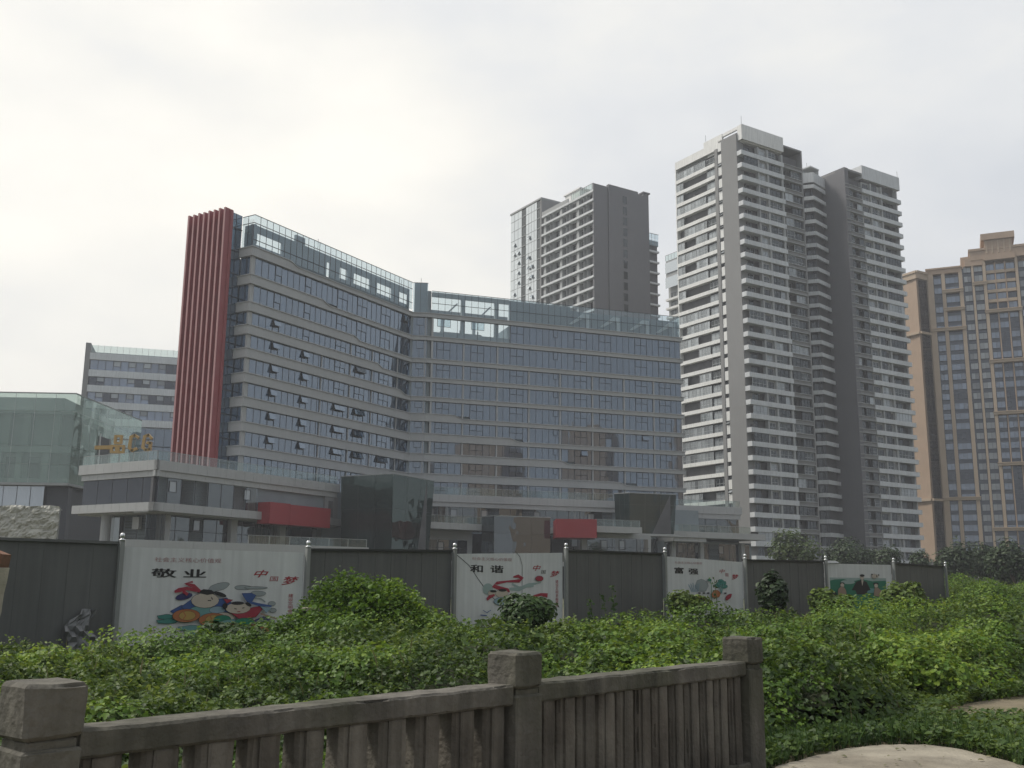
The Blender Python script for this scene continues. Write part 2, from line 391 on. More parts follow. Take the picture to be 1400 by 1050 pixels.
# ---------------------------------------------------------------- ground
rnd = random.Random(7)
def sheet(name, pts, z, mtl, kind='structure'):
    m = MB(); m.quad(*[(a, b, z) for a, b in pts]); o = m.build(name, mtl); o['kind'] = kind; return o
sheet('ground', [(-1500, -1500), (1500, -1500), (1500, 1500), (-1500, 1500)], -.03, 'ground')
hz = bpy.data.materials.new('haze'); hz.use_nodes = True
_t = hz.node_tree; _t.nodes.clear(); _o = _t.nodes.new('ShaderNodeOutputMaterial'); _v = _t.nodes.new('ShaderNodeVolumePrincipled')
_v.inputs['Color'].default_value = (.93, .95, 1, 1); _v.inputs['Density'].default_value = HAZE; _v.inputs['Anisotropy'].default_value = .2
_t.links.new(_v.outputs[0], _o.inputs['Volume']); M['haze'] = hz
_m = MB(); _m.abox(-1510, 1510, -1510, 1510, -1.05, 125); _h = _m.build('haze', 'haze'); _h['kind'] = 'stuff'

# ---------------------------------------------------------------- office block of two angled wings
A = np.array([-38.6, 145.0]); LW, RW = 30.85, 70.6
B = off(A, LW, 39.81); B2 = off(B, 84, 2.83); D = off(B2, RW, 51.4)
Rr = off(A, -59.15, 2.44); Fc = off(Rr, LW, -2.48); Fe = off(Fc, -59.15, 7.75)
FA, FB, FR = Fr(A, LW), Fr(B, 84), Fr(B2, RW)
FRet = Fr(A, -59.15); FRec = Fr(Fc, LW); FFin = Fr(Fc, -59.15); FEnd = Fr(D, RW-90, 1)
FRf = Fr(D, RW)
TOP = [50.7, 46.4, 42.25, 38.8, 35.3, 31.65, 28.1, 24.5, 21.0]
BOT = [49.4, 45.1, 40.95, 37.5, 34.0, 30.35, 26.8, 23.2, 19.7]
office = thing('office_building', 'blue glass office block of two angled wings with pale floor bands and red end fins', 'building', (A[0], A[1], 0))
body = MB()
back = 15.0; backL = 9.2
body.box(FA, 2.0, 39.0, -backL, -.5, 0, 49.5)
body.box(FA, -2.3, 2.0, -backL, -2.9, 0, 49.5)
body.prism([tuple(FA.xy(38.9, -.55)), tuple(FB.xy(1.4, -.6)), tuple(FR.xy(.9, -.6)), tuple(FR.xy(1.2, -back)), tuple(FA.xy(38.9, -back))], 0, 49.45)
body.box(FR, .9, 15.9, -back, -.55, 0, 45.2)
body.box(FR, 15.9, 51.2, -back, -.5, 0, 49.5)
body.build('wall', 'core', office)
# floor bands, each stepping from deep to shallow farther along
jog = [9.0, 16.6, 24.7, 31.0, 37.4, 42.64+6.0, 42.64+16.7, 42.64+26.5, 42.64+38.2]
pts = [off(A, -59.15, 2.43), A, B, B2, D, off(D, RW-90, back)]
for j in range(9):
    s0 = jog[j]+2.43; b = BOT[j]; t = TOP[j]; th = b+.68
    m = MB()
    ribbon(m, pts, [(0, b, t), (s0-1.0, b, t), (s0-.55, b, t-.10), (s0+.45, b, th+.10), (s0+.9, b, th), (999, b, th)], -.45, .32)
    ribbon(m, pts, [(0, t, t+.13), (s0-1.0, t, t+.13), (s0-.55, t-.10, t+.03), (s0+.45, th+.10, th+.23), (s0+.9, th, th+.13), (999, th, th+.13)], -.45, .46)
    m.build('floor_band', 'panel', office)
def zt(j, S): return BOT[j]+.68+.13 if S > jog[j] else TOP[j]+.13
# storeys between bands
singles = [(5.05, 6.4), (11.75, 13.1)]
pairsL = [(19.5, 22.0), (24.6, 27.1), (31.0, 33.6)]
pairsR = [(1.85, 4.35), (8.3, 10.8), (15.9, 18.5), (28.75, 31.3), (33.9, 36.4), (41.5, 44.0), (46.6, 49.1)]
cas = []
OPEN = {(2, 0), (3, 0), (3, 1), (4, 0), (4, 1), (5, 0), (5, 1), (6, 0), (6, 1), (7, 0), (7, 1), (5, 2), (6, 2), (7, 2), (5, 3), (6, 3), (7, 3), (3, 3), (7, 4)}
def casement(fr, u0, u1, z0, z1, d, opened, gm=0):
    m = MB(); t = .06
    for a, b in ((u0, u0+t), (u1-t, u1)): m.box(fr, a, b, d-.02, d+.07, z0, z1, 1)
    m.box(fr, u0+t, u1-t, d-.02, d+.069, z1-t, z1, 1); m.box(fr, u0+t, u1-t, d-.02, d+.069, z0, z0+t, 1)
    if not opened:
        m.quad(fr.p(u0+t, d+.05, z0+t), fr.p(u1-t, d+.05, z0+t), fr.p(u1-t, d+.05, z1-t), fr.p(u0+t, d+.05, z1-t), m=gm)
    else:
        o_ = .36; h = z1-z0
        m.quad(fr.p(u0+t, d+.03, z0+t), fr.p(u1-t, d+.03, z0+t), fr.p(u1-t, d+.03, z1-t), fr.p(u0+t, d+.03, z1-t), m=2)
        c = [fr.p(u0+.03, d+.14, z1-.06), fr.p(u1-.03, d+.14, z1-.06), fr.p(u1-.03, d+.14+o_, z0+.10), fr.p(u0+.03, d+.14+o_, z0+.10)]
        c2 = [fr.p(u0+.03, d+.19, z1-.03), fr.p(u1-.03, d+.19, z1-.03), fr.p(u1-.03, d+.19+o_, z0+.13), fr.p(u0+.03, d+.19+o_, z0+.13)]
        m.hexa(c+c2, 0)
        m.tube([fr.p(u0+.03, d+.2+o_, z0+.1), fr.p(u1-.03, d+.2+o_, z0+.1)], .04, 4, 1)
    return m
for j in range(9):
    m = MB()
    ztop = BOT[j]; 
    if j < 8: nb = j+1; zb = lambda S: zt(nb, S)-.12
    else: nb = 8; zb = lambda S: 15.5
    # left wing: corner pier then panes; the floor line follows the band's step
    for u0, u1 in [(0.75, 5.05), (5.05, 6.4), (6.4, 11.75), (11.75, 13.1), (13.1, 19.5), (19.5, 22.0), (22.0, 24.6), (24.6, 27.1), (27.1, 31.0), (31.0, 33.6), (33.6, 37.3), (37.3, 39.8)]:
        cuts = [u0]
        glazing(m, FA, u0, u1, zb(u0+.3), ztop, -.12, 1.3, t=.07)
        m.box(FA, u0-.035, u0+.035, -.15, -.05, zb(u0), ztop, 1)
    m.box(FA, 0, .72, -.4, -.04, zb(0), ztop, 2)
    glazing(m, FB, .05, 2.8, zb(41), ztop, -.12, 1.35)
    if not (j == 0):
        edges = [.75]+[q for pr in pairsR for q in pr]+[51.4]
        for a, b in zip(edges[:-1], edges[1:]):
            glazing(m, FR, a, b, zb(42.64+a+.3), ztop, -.12, 1.28)
            m.box(FR, a-.035, a+.035, -.15, -.05, zb(42.64+a), ztop, 1)
    else:
        edges = [q for q in ([.75]+[q for pr in pairsR for q in pr]+[51.4]) if q > 15.8]
        for a, b in zip(edges[:-1], edges[1:]):
            glazing(m, FR, a, b, zb(42.64+a+.3), ztop, -.12, 1.28)
            m.box(FR, a-.035, a+.035, -.15, -.05, zb(42.64+a), ztop, 1)
    glazing(m, FEnd, .05, 14.9, zb(99), ztop, -.1, 1.5)
    glazing(m, FRet, 0.05, 2.42, zb(0), ztop, -.12, 1.2)
    m.build('glazing', ['glassblue', 'frame', 'panel'], office)
    # opening lights
    h = min(1.5, (ztop-zb(30))*.52)
    for k, (a, b) in enumerate(singles): cas.append(casement(FA, a, b, ztop-h-.05, ztop-.06, -.10, (j, k) in OPEN))
    for k, (a, b) in enumerate(pairsL):
        mid = (a+b)/2; op = (j, k+2) in OPEN
        cas.append(casement(FA, a, mid, ztop-h, ztop-.06, -.10, op)); cas.append(casement(FA, mid, b, ztop-h, ztop-.06, -.10, op and rnd.random() < .75))
    cas.append(casement(FA, 37.3, 38.7, ztop-h, ztop-.06, -.10, j == 0))
    cas.append(casement(FB, .9, 2.2, ztop-h, ztop-.06, -.10, False))
    for k, (a, b) in enumerate(pairsR):
        mid = (a+b)/2
        gm = 3 if j == 0 and k < 2 else 0
        cas.append(casement(FR, a, mid, ztop-h, ztop-.06, -.10, False, gm)); cas.append(casement(FR, mid, b, ztop-h, ztop-.06, -.10, (j, k) in {(5, 5), (6, 3)}, gm))
    cas.append(casement(FR, 24.5, 25.4, ztop-h, ztop-.06, -.10, False))
cap_parts(cas, 'casement_window', ['glassblue', 'frame', 'hollow', 'glassclear'], office)
# the open-sided storey at the near end of the right wing
m = MB()
for a, b in zip([.75, 1.85, 4.35, 8.3, 10.8], [1.85, 4.35, 8.3, 10.8, 15.8]): glazing(m, FR, a, b, 45.9, 49.4, -.12, 1.28)
m.build('see_through_glazing', ['glassclear', 'frame'], office)
m = MB()
for u in (6.8, 13.3): m.box(FR, u-.35, u+.35, -1.0, -.3, 45.2, 54.2)
for u in (6.8, 13.3):
    m.box(FR, u-.3, u+.3, -back, -back+.5, 45.2, 54.0)
    m.hexa([FR.p(u-3.4, -3.2, 50.4), FR.p(u-3.0, -3.2, 50.4), FR.p(u-3.0, -2.9, 50.4), FR.p(u-3.4, -2.9, 50.4), FR.p(u-.6, -3.2, 53.4), FR.p(u-.2, -3.2, 53.4), FR.p(u-.2, -2.9, 53.4), FR.p(u-.6, -2.9, 53.4)])
m.box(FR, .9, 15.8, -2.6, -1.4, 50.3, 51.3)
m.box(FR, .9, 15.8, -.9, -.35, 53.55, 54.35)
m.box(FR, .9, 15.8, -1.2, -.35, 45.2, 46.9)
for z_ in (47.5, 48.3): m.box(FR, 4.0, 12.2, -6.3, -6.05, z_, z_+.3)
for u in (4.6, 7.9, 11.4): m.box(FR, u, u+.25, -6.4, -6.31, 46.9, 49.2)
m.build('roof_frame', 'lightwall', office)
# rooftop glass screen
m = MB()
glazing(m, FA, .05, 39.8, 50.75, 54.6, -.05, 1.31, t=.06)
glazing(m, FA, .05, 39.8, 54.68, 55.85, -.05, 1.31, t=.05)
glazing(m, FB, .05, 2.8, 50.1, 55.85, -.05, 1.4, t=.06)
glazing(m, FRet, .05, 2.42, 50.75, 55.8, -.05, 1.2, t=.06)
glazing(m, FR, .7, 51.35, 50.2, 54.45, -.05, 1.27, t=.05)
glazing(m, FEnd, .05, 14.9, 50.2, 54.45, -.05, 1.5)
for fr_, a, b, z in ((FA, .05, 39.8, 52.0), (FA, .05, 39.8, 54.6), (FR, .7, 51.35, 52.15), (FR, .7, 51.35, 54.45), (FA, .05, 39.8, 55.85), (FB, .05, 2.8, 55.85), (FRet, .05, 2.42, 55.8), (FRet, .05, 2.42, 54.6), (FEnd, .05, 14.9, 54.45)):
    m.box(fr_, a, b, -.09, .03, z-.035, z+.035, 1)
m.build('roof_screen', ['glassclear', 'frame'], office)
# plant rooms behind the screen, with gaps the sky shows through
m = MB()
gaps = [(1.1, 6.7), (17.0, 18.0), (20.3, 22.4), (23.9, 28.4), (30.2, 34.6), (36.6, 39.3)]
e = [0.3]+[q for g_ in gaps for q in g_]+[39.6]
for i in range(0, len(e), 2):
    m.box(FA, e[i], e[i+1], -.95, -.55, 49.5, 54.55)
for a, b in gaps:
    m.box(FA, a, b, -.95, -.55, 49.5, 51.55 if b-a > 2 else 50.9); m.box(FA, a, b, -.95, -.55, 53.5, 54.55)
m.box(FA, 9.6, 11.7, -.95, -.55, 54.55, 55.75)
for u in (9.0, 16.0, 23.0, 29.5): m.box(FA, u, u+2.6, -8, -5, 49.5, 52.2)
m.box(FB, .35, 2.7, -2.6, -.9, 49.5, 56.1)
m.box(FR, .05, .7, -1.2, -.35, 15.5, 54.5)
m.box(FR, 15.9, 28.2, -1.2, -.6, 49.5, 54.3)
m.box(FRet, .35, 2.4, -.95, -.55, 49.5, 51.6); m.box(FRet, .35, 2.4, -.95, -.55, 53.5, 54.6); m.box(FRet, .2, .5, -.95, -.5, 51.6, 53.5); m.box(FRet, 1.9, 2.4, -1.5, -.5, 51.6, 53.5); m.box(FRet, 1.15, 1.3, -.9, -.5, 51.6, 53.5)
x0 = 28.2
m.box(FR, x0, 51.3, -1.1, -.7, 49.6, 53.6)
m.box(FA, 1, 39.5, -backL, -backL+.4, 49.5, 50.6); m.box(FR, 16, 51, -back, -back+.4, 49.5, 50.6)
m.build('plant_room', 'core', office)
for u in (32.05, 38.5, 44.8, 50.6):
    m = MB(); m.face_poly(FR, [(u-4.2, 50.92), (u-1.4, 53.15), (u, 53.15), (u, 49.7), (u-.6, 49.7), (u-.6, 52.35), (u-1.1, 52.35), (u-3.6, 50.92)], -.66, -.4); m.build('roof_beam', 'white', office)
# vertical pale piers on the lower storeys
for u in (6.9, 13.4, 19.6, 25.8, 32.4, 39.0, 45.3):
    m = MB(); m.box(FR, u-.13, u+.13, -.1, .12, 15.5, 45.1 if u < 16 else 40.95); m.build('pier', 'panel', office)
for u in (16.3, 23.3, 29.0, 36.0):
    m = MB(); m.box(FA, u-.09, u+.09, -.1, .04, 15.5, 40.9 if u > 20 else 37.5); m.build('pier', 'panel', office)
m = MB(); m.box(FR, .75, 1.1, -.1, .2, 15.5, 49.4); m.box(FB, 2.4, 2.6, -.1, .1, 15.5, 49.4); m.build('pier', 'panel', office)
# recessed stair glazing and the red fins
m = MB()
m.box(FRec, .02, 2.5, -.6, -.12, 15, 56.0, 2)
zz = 15.2
while zz < 54.5:
    glazing(m, FRec, .05, 2.45, zz, min(zz+3.45, 56.0), -.04, 1.2, t=.08)
    m.box(FRec, .05, 2.45, -.06, .05, zz-.09, zz+.09, 1); zz += 3.5
m.build('stair_glazing', ['glassblue', 'frame', 'core'], office)
m = MB(); m.box(FFin, -.1, 7.9, -.5, 0, 15.4, 56.2); m.box(FRec, -.05, .35, -.4, .15, 15.4, 56.25); m.build('fin_backing', 'redfin', office)
for k in range(8):
    u = .05+k*1.085
    m = MB(); m.box(FFin, u, u+.30, 0, .95, 15.5, 56.35+.04*(k % 2)); m.box(FFin, u-.01, u+.31, .95, 1.01, 15.5, 56.35+.04*(k % 2), 1)
    m.build('red_fin', ['redfin', 'redpink'], office)
# lightning rods
for fr_, u, d, z in ((FA, 15.2, -1, 55.8), (FB, 1.5, -1.2, 56.1), (FA, 39, -2, 55.4)):
    m = MB(); m.tube([fr_.p(u, d, z-1.5), fr_.p(u, d, z+1.0)], .04, 5); m.build('lightning_rod', 'steel', office)

# ---------------------------------------------------------------- retail podium in front
PC = np.array([-43.4, 125.0]); FP, FPL = Fr(PC, LW), Fr(PC, -59.15)
MP = np.array([-13.0, 168.9]); FM = Fr(MP, 70.6)
podium = thing('shopping_podium', 'low three storey shop podium with pale parapets and dark glass below the office block', 'building', (PC[0], PC[1], 0))
def strip(fr, u0, u1, d0, d1, z0, z1, name, mtl='panel', seam=1.6):
    m = MB(); n = max(1, int(round((u1-u0)/seam))); wd = (u1-u0)/n
    for i in range(n): m.box(fr, u0+i*wd+(.012 if i else 0), u0+(i+1)*wd-(.012 if i < n-1 else 0), d0, d1, z0, z1)
    m.box(fr, u0+.02, u1-.02, d0+.02, d1-.03, z0+.02, z1-.02)
    return m.build(name, mtl, podium)
def grail(fr, u0, u1, d, z0, z1, pitch=1.7):
    m = MB(); n = max(1, int(round((u1-u0)/pitch))); wd = (u1-u0)/n
    for i in range(n):
        m.quad(fr.p(u0+i*wd+.02, d, z0), fr.p(u0+(i+1)*wd-.02, d, z0), fr.p(u0+(i+1)*wd-.02, d, z1), fr.p(u0+i*wd+.02, d, z1))
    for i in range(n+1): m.box(fr, u0+i*wd-.025, u0+i*wd+.025, d-.05, d-.01, z0, z1, 1)
    m.box(fr, u0, u1, d-.04, d+.04, z1, z1+.05, 1)
    m.build('glass_railing', ['glassrail', 'rail'], podium)
def shopfront(fr, u0, u1, d, z0, z1, pitch=1.9, name='shopfront'):
    m = MB(); n = max(1, int(round((u1-u0)/pitch))); wd = (u1-u0)/n
    for i in range(n):
        a, b = u0+i*wd, u0+(i+1)*wd; r_ = rnd.random()
        if r_ < .16: m.box(fr, a+.1, b-.1, d-.5, d-.1, z0, z1-.1, 4)
        elif r_ < .40:
            k_ = a+.05
            while k_ < b-.25:
                q_ = .15+.35*rnd.random(); m.quad(fr.p(k_, d-.02, z0), fr.p(min(b, k_+q_), d-.02, z0), fr.p(min(b, k_+q_), d-.02, z1), fr.p(k_, d-.02, z1), m=3 if rnd.random() < .5 else 0); k_ += q_
        else: m.quad(fr.p(a, d, z0), fr.p(b, d, z0), fr.p(b, d, z1), fr.p(a, d, z1))
        if i: m.box(fr, a-.035, a+.035, d-.03, d+.04, z0, z1, 1)
    if z1-z0 > 3.2: m.box(fr, u0, u1, d-.03, d+.05, z0+(z1-z0)*.62, z0+(z1-z0)*.62+.07, 1)
    u = u0+2.5
    while u < u1-2:
        if rnd.random() < .5: window(fr, u, u+1.1, z1-1.75, z1-.35, d+.03, 1, pane=2, frame=1, mb=m)
        u += 3.4+rnd.random()*2.5
    m.build(name, ['glasslow', 'frame', 'panepale', 'paned', 'hollow'], podium)
m = MB()
m.box(FP, .65, 36, -14.3, -.65, 10.5, 15.5)
m.box(FP, 3.1, 36, -12, -3.1, 0, 10.4)
m.box(FM, -4, 50, -30, -.7, 0, 15.5)
m.prism([tuple(FP.xy(33, -2)), tuple(FM.xy(-4, -.7)), tuple(FM.xy(-4, -30)), tuple(FP.xy(33, -24))], 0, 15.4)
m.build('wall', 'core', podium)
# left block
for fr_, L_ in ((FP, 34.4), (FPL, 14.8)):
    strip(fr_, 0, L_, -.5, 0, 15.36, 16.6, 'parapet')
    strip(fr_, 0, L_-.4, -.6, -.22, 14.6, 15.34, 'parapet')
    strip(fr_, -.3, L_+.3, -.6, .3, 10.35, 11.4, 'floor_band')
    grail(fr_, .3, L_-.3, -.35, 16.6, 17.75)
m = MB()
m.box(FP, -.2, 34.6, -3.3, -.62, 10.2, 10.36); m.box(FPL, 2.2, 15.0, -3.3, -.62, 10.19, 10.35)
m.build('soffit', 'panel', podium)
shopfront(FP, .1, 17.9, -.55, 11.4, 14.6, 2.2); shopfront(FP, 22, 31.5, -.9, 11.4, 14.6, 2.0)
m = MB(); glazing(m, FPL, .1, 14.3, 11.4, 14.6, -.55, 2.8); m.build('shopfront', ['glassnavy', 'frame'], podium)
shopfront(FP, 1.5, 34, -3.0, 5.2, 10.2, 2.4); shopfront(FPL, 1.2, 11.5, -3.0, 0, 10.2, 2.6)
for u in (3.6, 15.0, 24.4, 33):
    m = MB(); m.box(FP, u, u+1.1, -2.9, -2.2, 0, 10.2); m.build('column', 'lightwall', podium)
m = MB(); c = FPL.xy(10.6, -1.6); m.lathe((c[0], c[1], 0), [(.62, 0), (.62, 10.2)], 16); m.build('column', 'lightwall', podium, smooth=False)
m = MB(); c = FPL.xy(13.9, -2.4); m.box(FPL, 5.4, 6.6, -2.9, -2.4, 8.4, 9.9); m.build('wall_panel', 'panel', podium)
m = MB(); m.box(FP, 17.97, 21.94, -.5, 1.8, 9.8, 12.7, 0); m.box(FP, 21.95, 30.3, -.5, 1.85, 9.8, 12.6, 0); m.build('red_canopy_box', 'redbox', podium)
strip(FP, 31.0, 36.5, -.6, .3, 10.35, 11.4, 'floor_band')
m = MB(); m.box(FP, 31.5, 34.4, -.9, -.3, 11.4, 14.6); m.box(FP, 32.2, 33.2, -.3, -.25, 11.6, 14.0, 1); m.build('wall_panel', ['slab', 'hollow'], podium)
# terrace wall nearest the hoarding
FT = Fr((-38.4, 103.3), 52.5)
strip(FT, 0, 27.7, -.4, 0, 4.9, 5.98, 'terrace_wall', seam=3.4)
m = MB(); m.box(FT, .1, 27.6, -.36, -.05, 0, 4.88); m.build('wall', 'lightwall', podium)
grail(FT, 13, 27.5, -.2, 5.98, 6.85, 2.6)
# dark glass entrance boxes, wider at the top
def glassbox(c, l, r_, z0, z1, flare, name, mtl, trim=True):
    c, l, r_ = (np.array(q, float) for q in (c, l, r_))
    fl = Fr(l, math.degrees(math.atan2(*(c-l))), 1); fr_ = Fr(c, math.degrees(math.atan2(*(r_-c))), 1)
    Ll, Lr = np.linalg.norm(c-l), np.linalg.norm(r_-c); m = MB()
    for f_, L_, nn in ((fl, Ll, 3), (fr_, Lr, 3)):
        for i in range(nn):
            for (za, zb_) in ((z0, z0+(z1-z0)*.32), (z0+(z1-z0)*.32, z0+(z1-z0)*.72), (z0+(z1-z0)*.72, z1)):
                ka, kb = ((za-z0)/(z1-z0)-1)*flare, ((zb_-z0)/(z1-z0)-1)*flare
                def sx(u, k): return u+(k*(u/L_) if f_ is fr_ else -k*(1-u/L_)*.5)
                a, b = i/nn*L_, (i+1)/nn*L_
                m.quad(f_.p(sx(a, ka)+.02, ka*.15, za+.01), f_.p(sx(b, ka)-.02, ka*.15, za+.01), f_.p(sx(b, kb)-.02, kb*.15, zb_-.01), f_.p(sx(a, kb)+.02, kb*.15, zb_-.01))
    bk = r_+(l-c)
    m.prism([tuple(l+(c-l)*.06+(r_-c)*.05), tuple(c+(l-c)*.06+(r_-c)*.06), tuple(r_-(r_-c)*(.10+flare/max(Lr, .1)*.6)), tuple(bk)], z0+.05, z1-.15, 1)
    o = m.build(name, [mtl, 'hollow'], podium)
    m = MB()
    m.box(fl, 0, Ll, -.2, .06, z1, z1+.12); m.box(fr_, 0.06, Lr, -.2, .06, z1, z1+.12); m.build('metal_coping', 'rail', podium)
glassbox((-17.0, 147.5), (-25.3, 152.1), (-11.8, 157.3), 0, 17.5, 1.5, 'dark_glass_box', 'glassdark')
glassbox((20.0, 173.3), (17.6, 175.2), (28.4, 176.2), 10.7, 17.4, .5, 'dark_glass_box', 'glassdark')
glassbox((-2.6, 161.0), (-4.6, 163.5), (6.3, 164.0), 3, 12.5, 0, 'shop_glass_box', 'glasslow')
m = MB(); m.box(Fr((20.0, 173.3), 71), -.2, 9.2, -3, .15, 10.3, 10.68); m.build('floor_band', 'panel', podium)
# middle and right stretches
strip(FM, -3.5, 33.2, -.5, 0, 15.36, 16.6, 'parapet'); strip(FM, -3.2, 33.2, -.6, -.22, 14.6, 15.34, 'parapet')
grail(FM, -3, 33, -.35, 16.6, 17.8)
shopfront(FM, -3, 33, -.6, 10.6, 14.6, 2.1); shopfront(FM, -3, 48, -.55, 0, 10.3, 2.4)
strip(FM, 19, 24, .0, 8.6, 10.35, 11.35, 'floor_band')
FL2 = Fr((-13.1, 158.4), 56)
strip(FL2, -.3, 10.8, -9, 0, 10.4, 11.4, 'floor_band'); grail(FL2, 0, 10.5, -.25, 11.4, 12.5)
m = MB(); m.box(FL2, 0, 10.5, -4.0, -3.2, 0, 10.38); m.build('wall_panel', 'lightwall', podium)
shopfront(FL2, 1.5, 9.5, -3.15, 5.6, 8.9, 2.6); 
strip(FL2, -.3, 9.8, -1, -.4, 5.0, 5.6, 'terrace_wall'); grail(FL2, 0, 9.5, -.6, 5.6, 6.6, 2.4)
m = MB(); m.box(FL2, -.4, .2, -3, -2.2, 0, 10.38); m.build('column', 'core', podium)
FRB = Fr((7.1, 161.5), 88)
m = MB(); m.box(FRB, 0, 6.4, -6, 0, 9.3, 12.2); m.build('red_canopy_box', 'redbox', podium)
FLW = Fr((13.6, 164.5), 66)
strip(FLW, 0, 8.5, -6, 0, 10.35, 11.35, 'floor_band'); grail(FLW, 0, 8.3, -.3, 11.35, 12.4)
strip(FLW, -16, 12, -.5, 0, 4.9, 5.6, 'terrace_wall'); grail(FLW, -15.5, 11.8, -.2, 5.6, 6.6, 2.6)
m = MB(); m.box(FLW, -1, 12, -3.6, -3.0, 0, 10.3); m.build('wall_panel', 'lightwall', podium)
shopfront(FLW, 0, 11.5, -2.95, 5.6, 9.6, 2.2)
FQ = Fr((30.5, 188.9), 73)
strip(FQ, -1, 13.4, -.5, 0, 15.3, 16.7, 'parapet'); strip(FQ, -1, 13.2, -.6, -.2, 14.4, 15.28, 'parapet')
m = MB(); m.box(FQ, -2, 13.0, -14, -.8, 0, 15.5); m.build('wall', 'core', podium)
shopfront(FQ, -.8, 13.0, -.7, 10.5, 14.4, 2.4); grail(FQ, -.5, 13.2, -.4, 16.7, 17.8)
FQ2 = Fr((28.4, 178.6), 62.5)
strip(FQ2, 0, 20.2, -7, 0, 10.4, 11.45, 'floor_band', seam=2.4); grail(FQ2, .2, 17, -.3, 11.45, 12.6)
strip(FQ2, 0, 7, -5, -.3, 9.7, 10.38, 'soffit_edge')
m = MB(); m.box(FQ2, 0, 19.5, -6.5, -3.2, 0, 9.9); m.build('wall', 'core', podium)
shopfront(FQ2, .3, 19, -3.1, 0, 9.6, 2.4)
for u in (1, 7.2, 16.5):
    m = MB(); m.box(FQ2, u, u+.8, -3, -2.3, 0, 9.7); m.build('column', 'lightwall', podium)
# ---------------------------------------------------------------- residential towers
FH = 3.063
rt = random.Random(21)
def aptwin(fr, u0, u1, z0, z1, d, n, pale=False, tr=True):
    return window(fr, u0, u1, z0, z1, d, n, transom=(z0+z1)/2-.2 if tr else None, pane=2 if pale else 0, frame=3 if pale or fr.ang < 0 or rt.random() < .35 else 1)
WM = ['pane', 'frame', 'panepale', 'paleframe']
def facade_floor(root, wins, walls, fr, zt_, spec, zlow):
    lit = .5 if fr.ang < 0 else -.12  # more pale panes on left faces, painting in the bright sky reflection
    """one storey of one face: zt_ is the top of the parapet below the opening; spec: (u0,u1,kind)"""
    z0, z1 = zt_+.02, zt_+FH-1.1
    for u0, u1, k in spec:
        r_ = rt.random()
        if k == 'recess':           # open balcony, sometimes glazed in
            if r_ < (.62 if fr.ang < 0 else .30): wins.append(aptwin(fr, u0+.05, u1-.05, z0, z1, -.12, max(2, int((u1-u0)/1.1)), rt.random() < .35+lit))
            else:
                a = u0+(u1-u0)*(.05+.2*rt.random()); b = a+(u1-u0)*(.45+.2*rt.random())
                wins.append(aptwin(fr, a, min(b, u1-.1), z0-.6, z1-.15, -1.42, 2, False, False))
                if r_ > .8: walls.box(fr, u0+.1, u0+.9, -1.2, -.5, z0-.6, z0+.9, 1)
        elif k == 'win':
            wins.append(aptwin(fr, u0, u1, z0+.1, z1-.12, -.42, max(1, int((u1-u0)/.95)), r_ < .2+lit))
            walls.box(fr, u0, u1, -.9, -.5, z0-1.0, z1+.05, 1)
        elif k == 'half':           # pale wall with a small dark window
            walls.box(fr, u0, u1, -1.3, -.55, z0-1.0, z1+.05, 0)
            wins.append(aptwin(fr, u0+.35, u1-.35, z0+.1, z1-.4, -.52, 2, r_ < .25))
        elif k == 'bay':
            if r_ < (.8 if fr.ang < 0 else .6): wins.append(aptwin(fr, u0+.05, u1-.05, z0, z1, -.1, max(2, int((u1-u0)/.9)), r_ < .42+lit))
            else:
                wins.append(aptwin(fr, u0+.3, u1-1.0, z0-.6, z1-.2, -1.25, 2, False, False)); walls.box(fr, u1-.95, u1-.1, -1.3, -1.0, z0-.6, z1, 0)
        elif k == 'pier': walls.box(fr, u0, u1, -1.0, -.08, z0-1.0, z1+.05, 0)
ZT = [100.54-FH*i for i in range(33)]

def corner_box(mb, fr, u0, u1, d, z0, z1, t=.14, left=False, right=False, depth=1.5, m=0):
    mb.box(fr, u0, u1, d-t, d, z0, z1, m)
    mb.box(fr, u0, u1, d-depth, d-t-.002, z0, z0+.15, m)
    if left: mb.box(fr, u0, u0+t, d-depth, d-t-.002, z0+.16, z1, m)
    if right: mb.box(fr, u1-t, u1, d-depth, d-t-.002, z0+.16, z1, m)

# --- the nearer tower
T1 = np.array([52.4, 220.0]); T1R, T1L = Fr(T1, 57.5), Fr(T1, -32.3)
t1 = thing('apartment_tower', 'tall grey and white apartment tower nearest the office block with white balconies wrapping its corner', 'building', (52.4, 220, 0))
wl = MB()
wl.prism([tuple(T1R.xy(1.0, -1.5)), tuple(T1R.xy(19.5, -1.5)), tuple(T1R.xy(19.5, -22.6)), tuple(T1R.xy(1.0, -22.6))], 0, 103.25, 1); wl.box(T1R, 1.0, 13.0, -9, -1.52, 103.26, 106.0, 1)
wins = []
for z in ZT[1:]:
    facade_floor(t1, wins, wl, T1R, z, [(.5, 4.9, 'recess'), (4.95, 5.35, 'pier'), (5.4, 7.9, 'half'), (7.95, 8.5, 'pier'), (8.6, 11.0, 'win'), (11.1, 12.6, 'win'), (12.7, 13.3, 'pier'), (13.6, 16.2, 'recess'), (16.3, 19.3, 'win')], 0)
    facade_floor(t1, wins, wl, T1L, z+.05, [(8.8, 12.2, 'win'), (12.4, 16.3, 'bay'), (16.4, 20.2, 'recess'), (20.3, 22.7, 'bay')], 0)
z = ZT[0]
facade_floor(t1, wins, wl, T1R, z, [(.5, 4.9, 'recess'), (4.95, 5.35, 'pier'), (5.4, 7.9, 'half'), (7.95, 8.5, 'pier'), (8.6, 11.0, 'win'), (12.7, 13.3, 'pier')], 0)
facade_floor(t1, wins, wl, T1L, z+.05, [(8.8, 12.2, 'win'), (12.4, 16.3, 'recess'), (16.4, 20.2, 'recess'), (20.3, 22.7, 'recess')], 0)
cap_parts(wins, 'window', WM, t1)
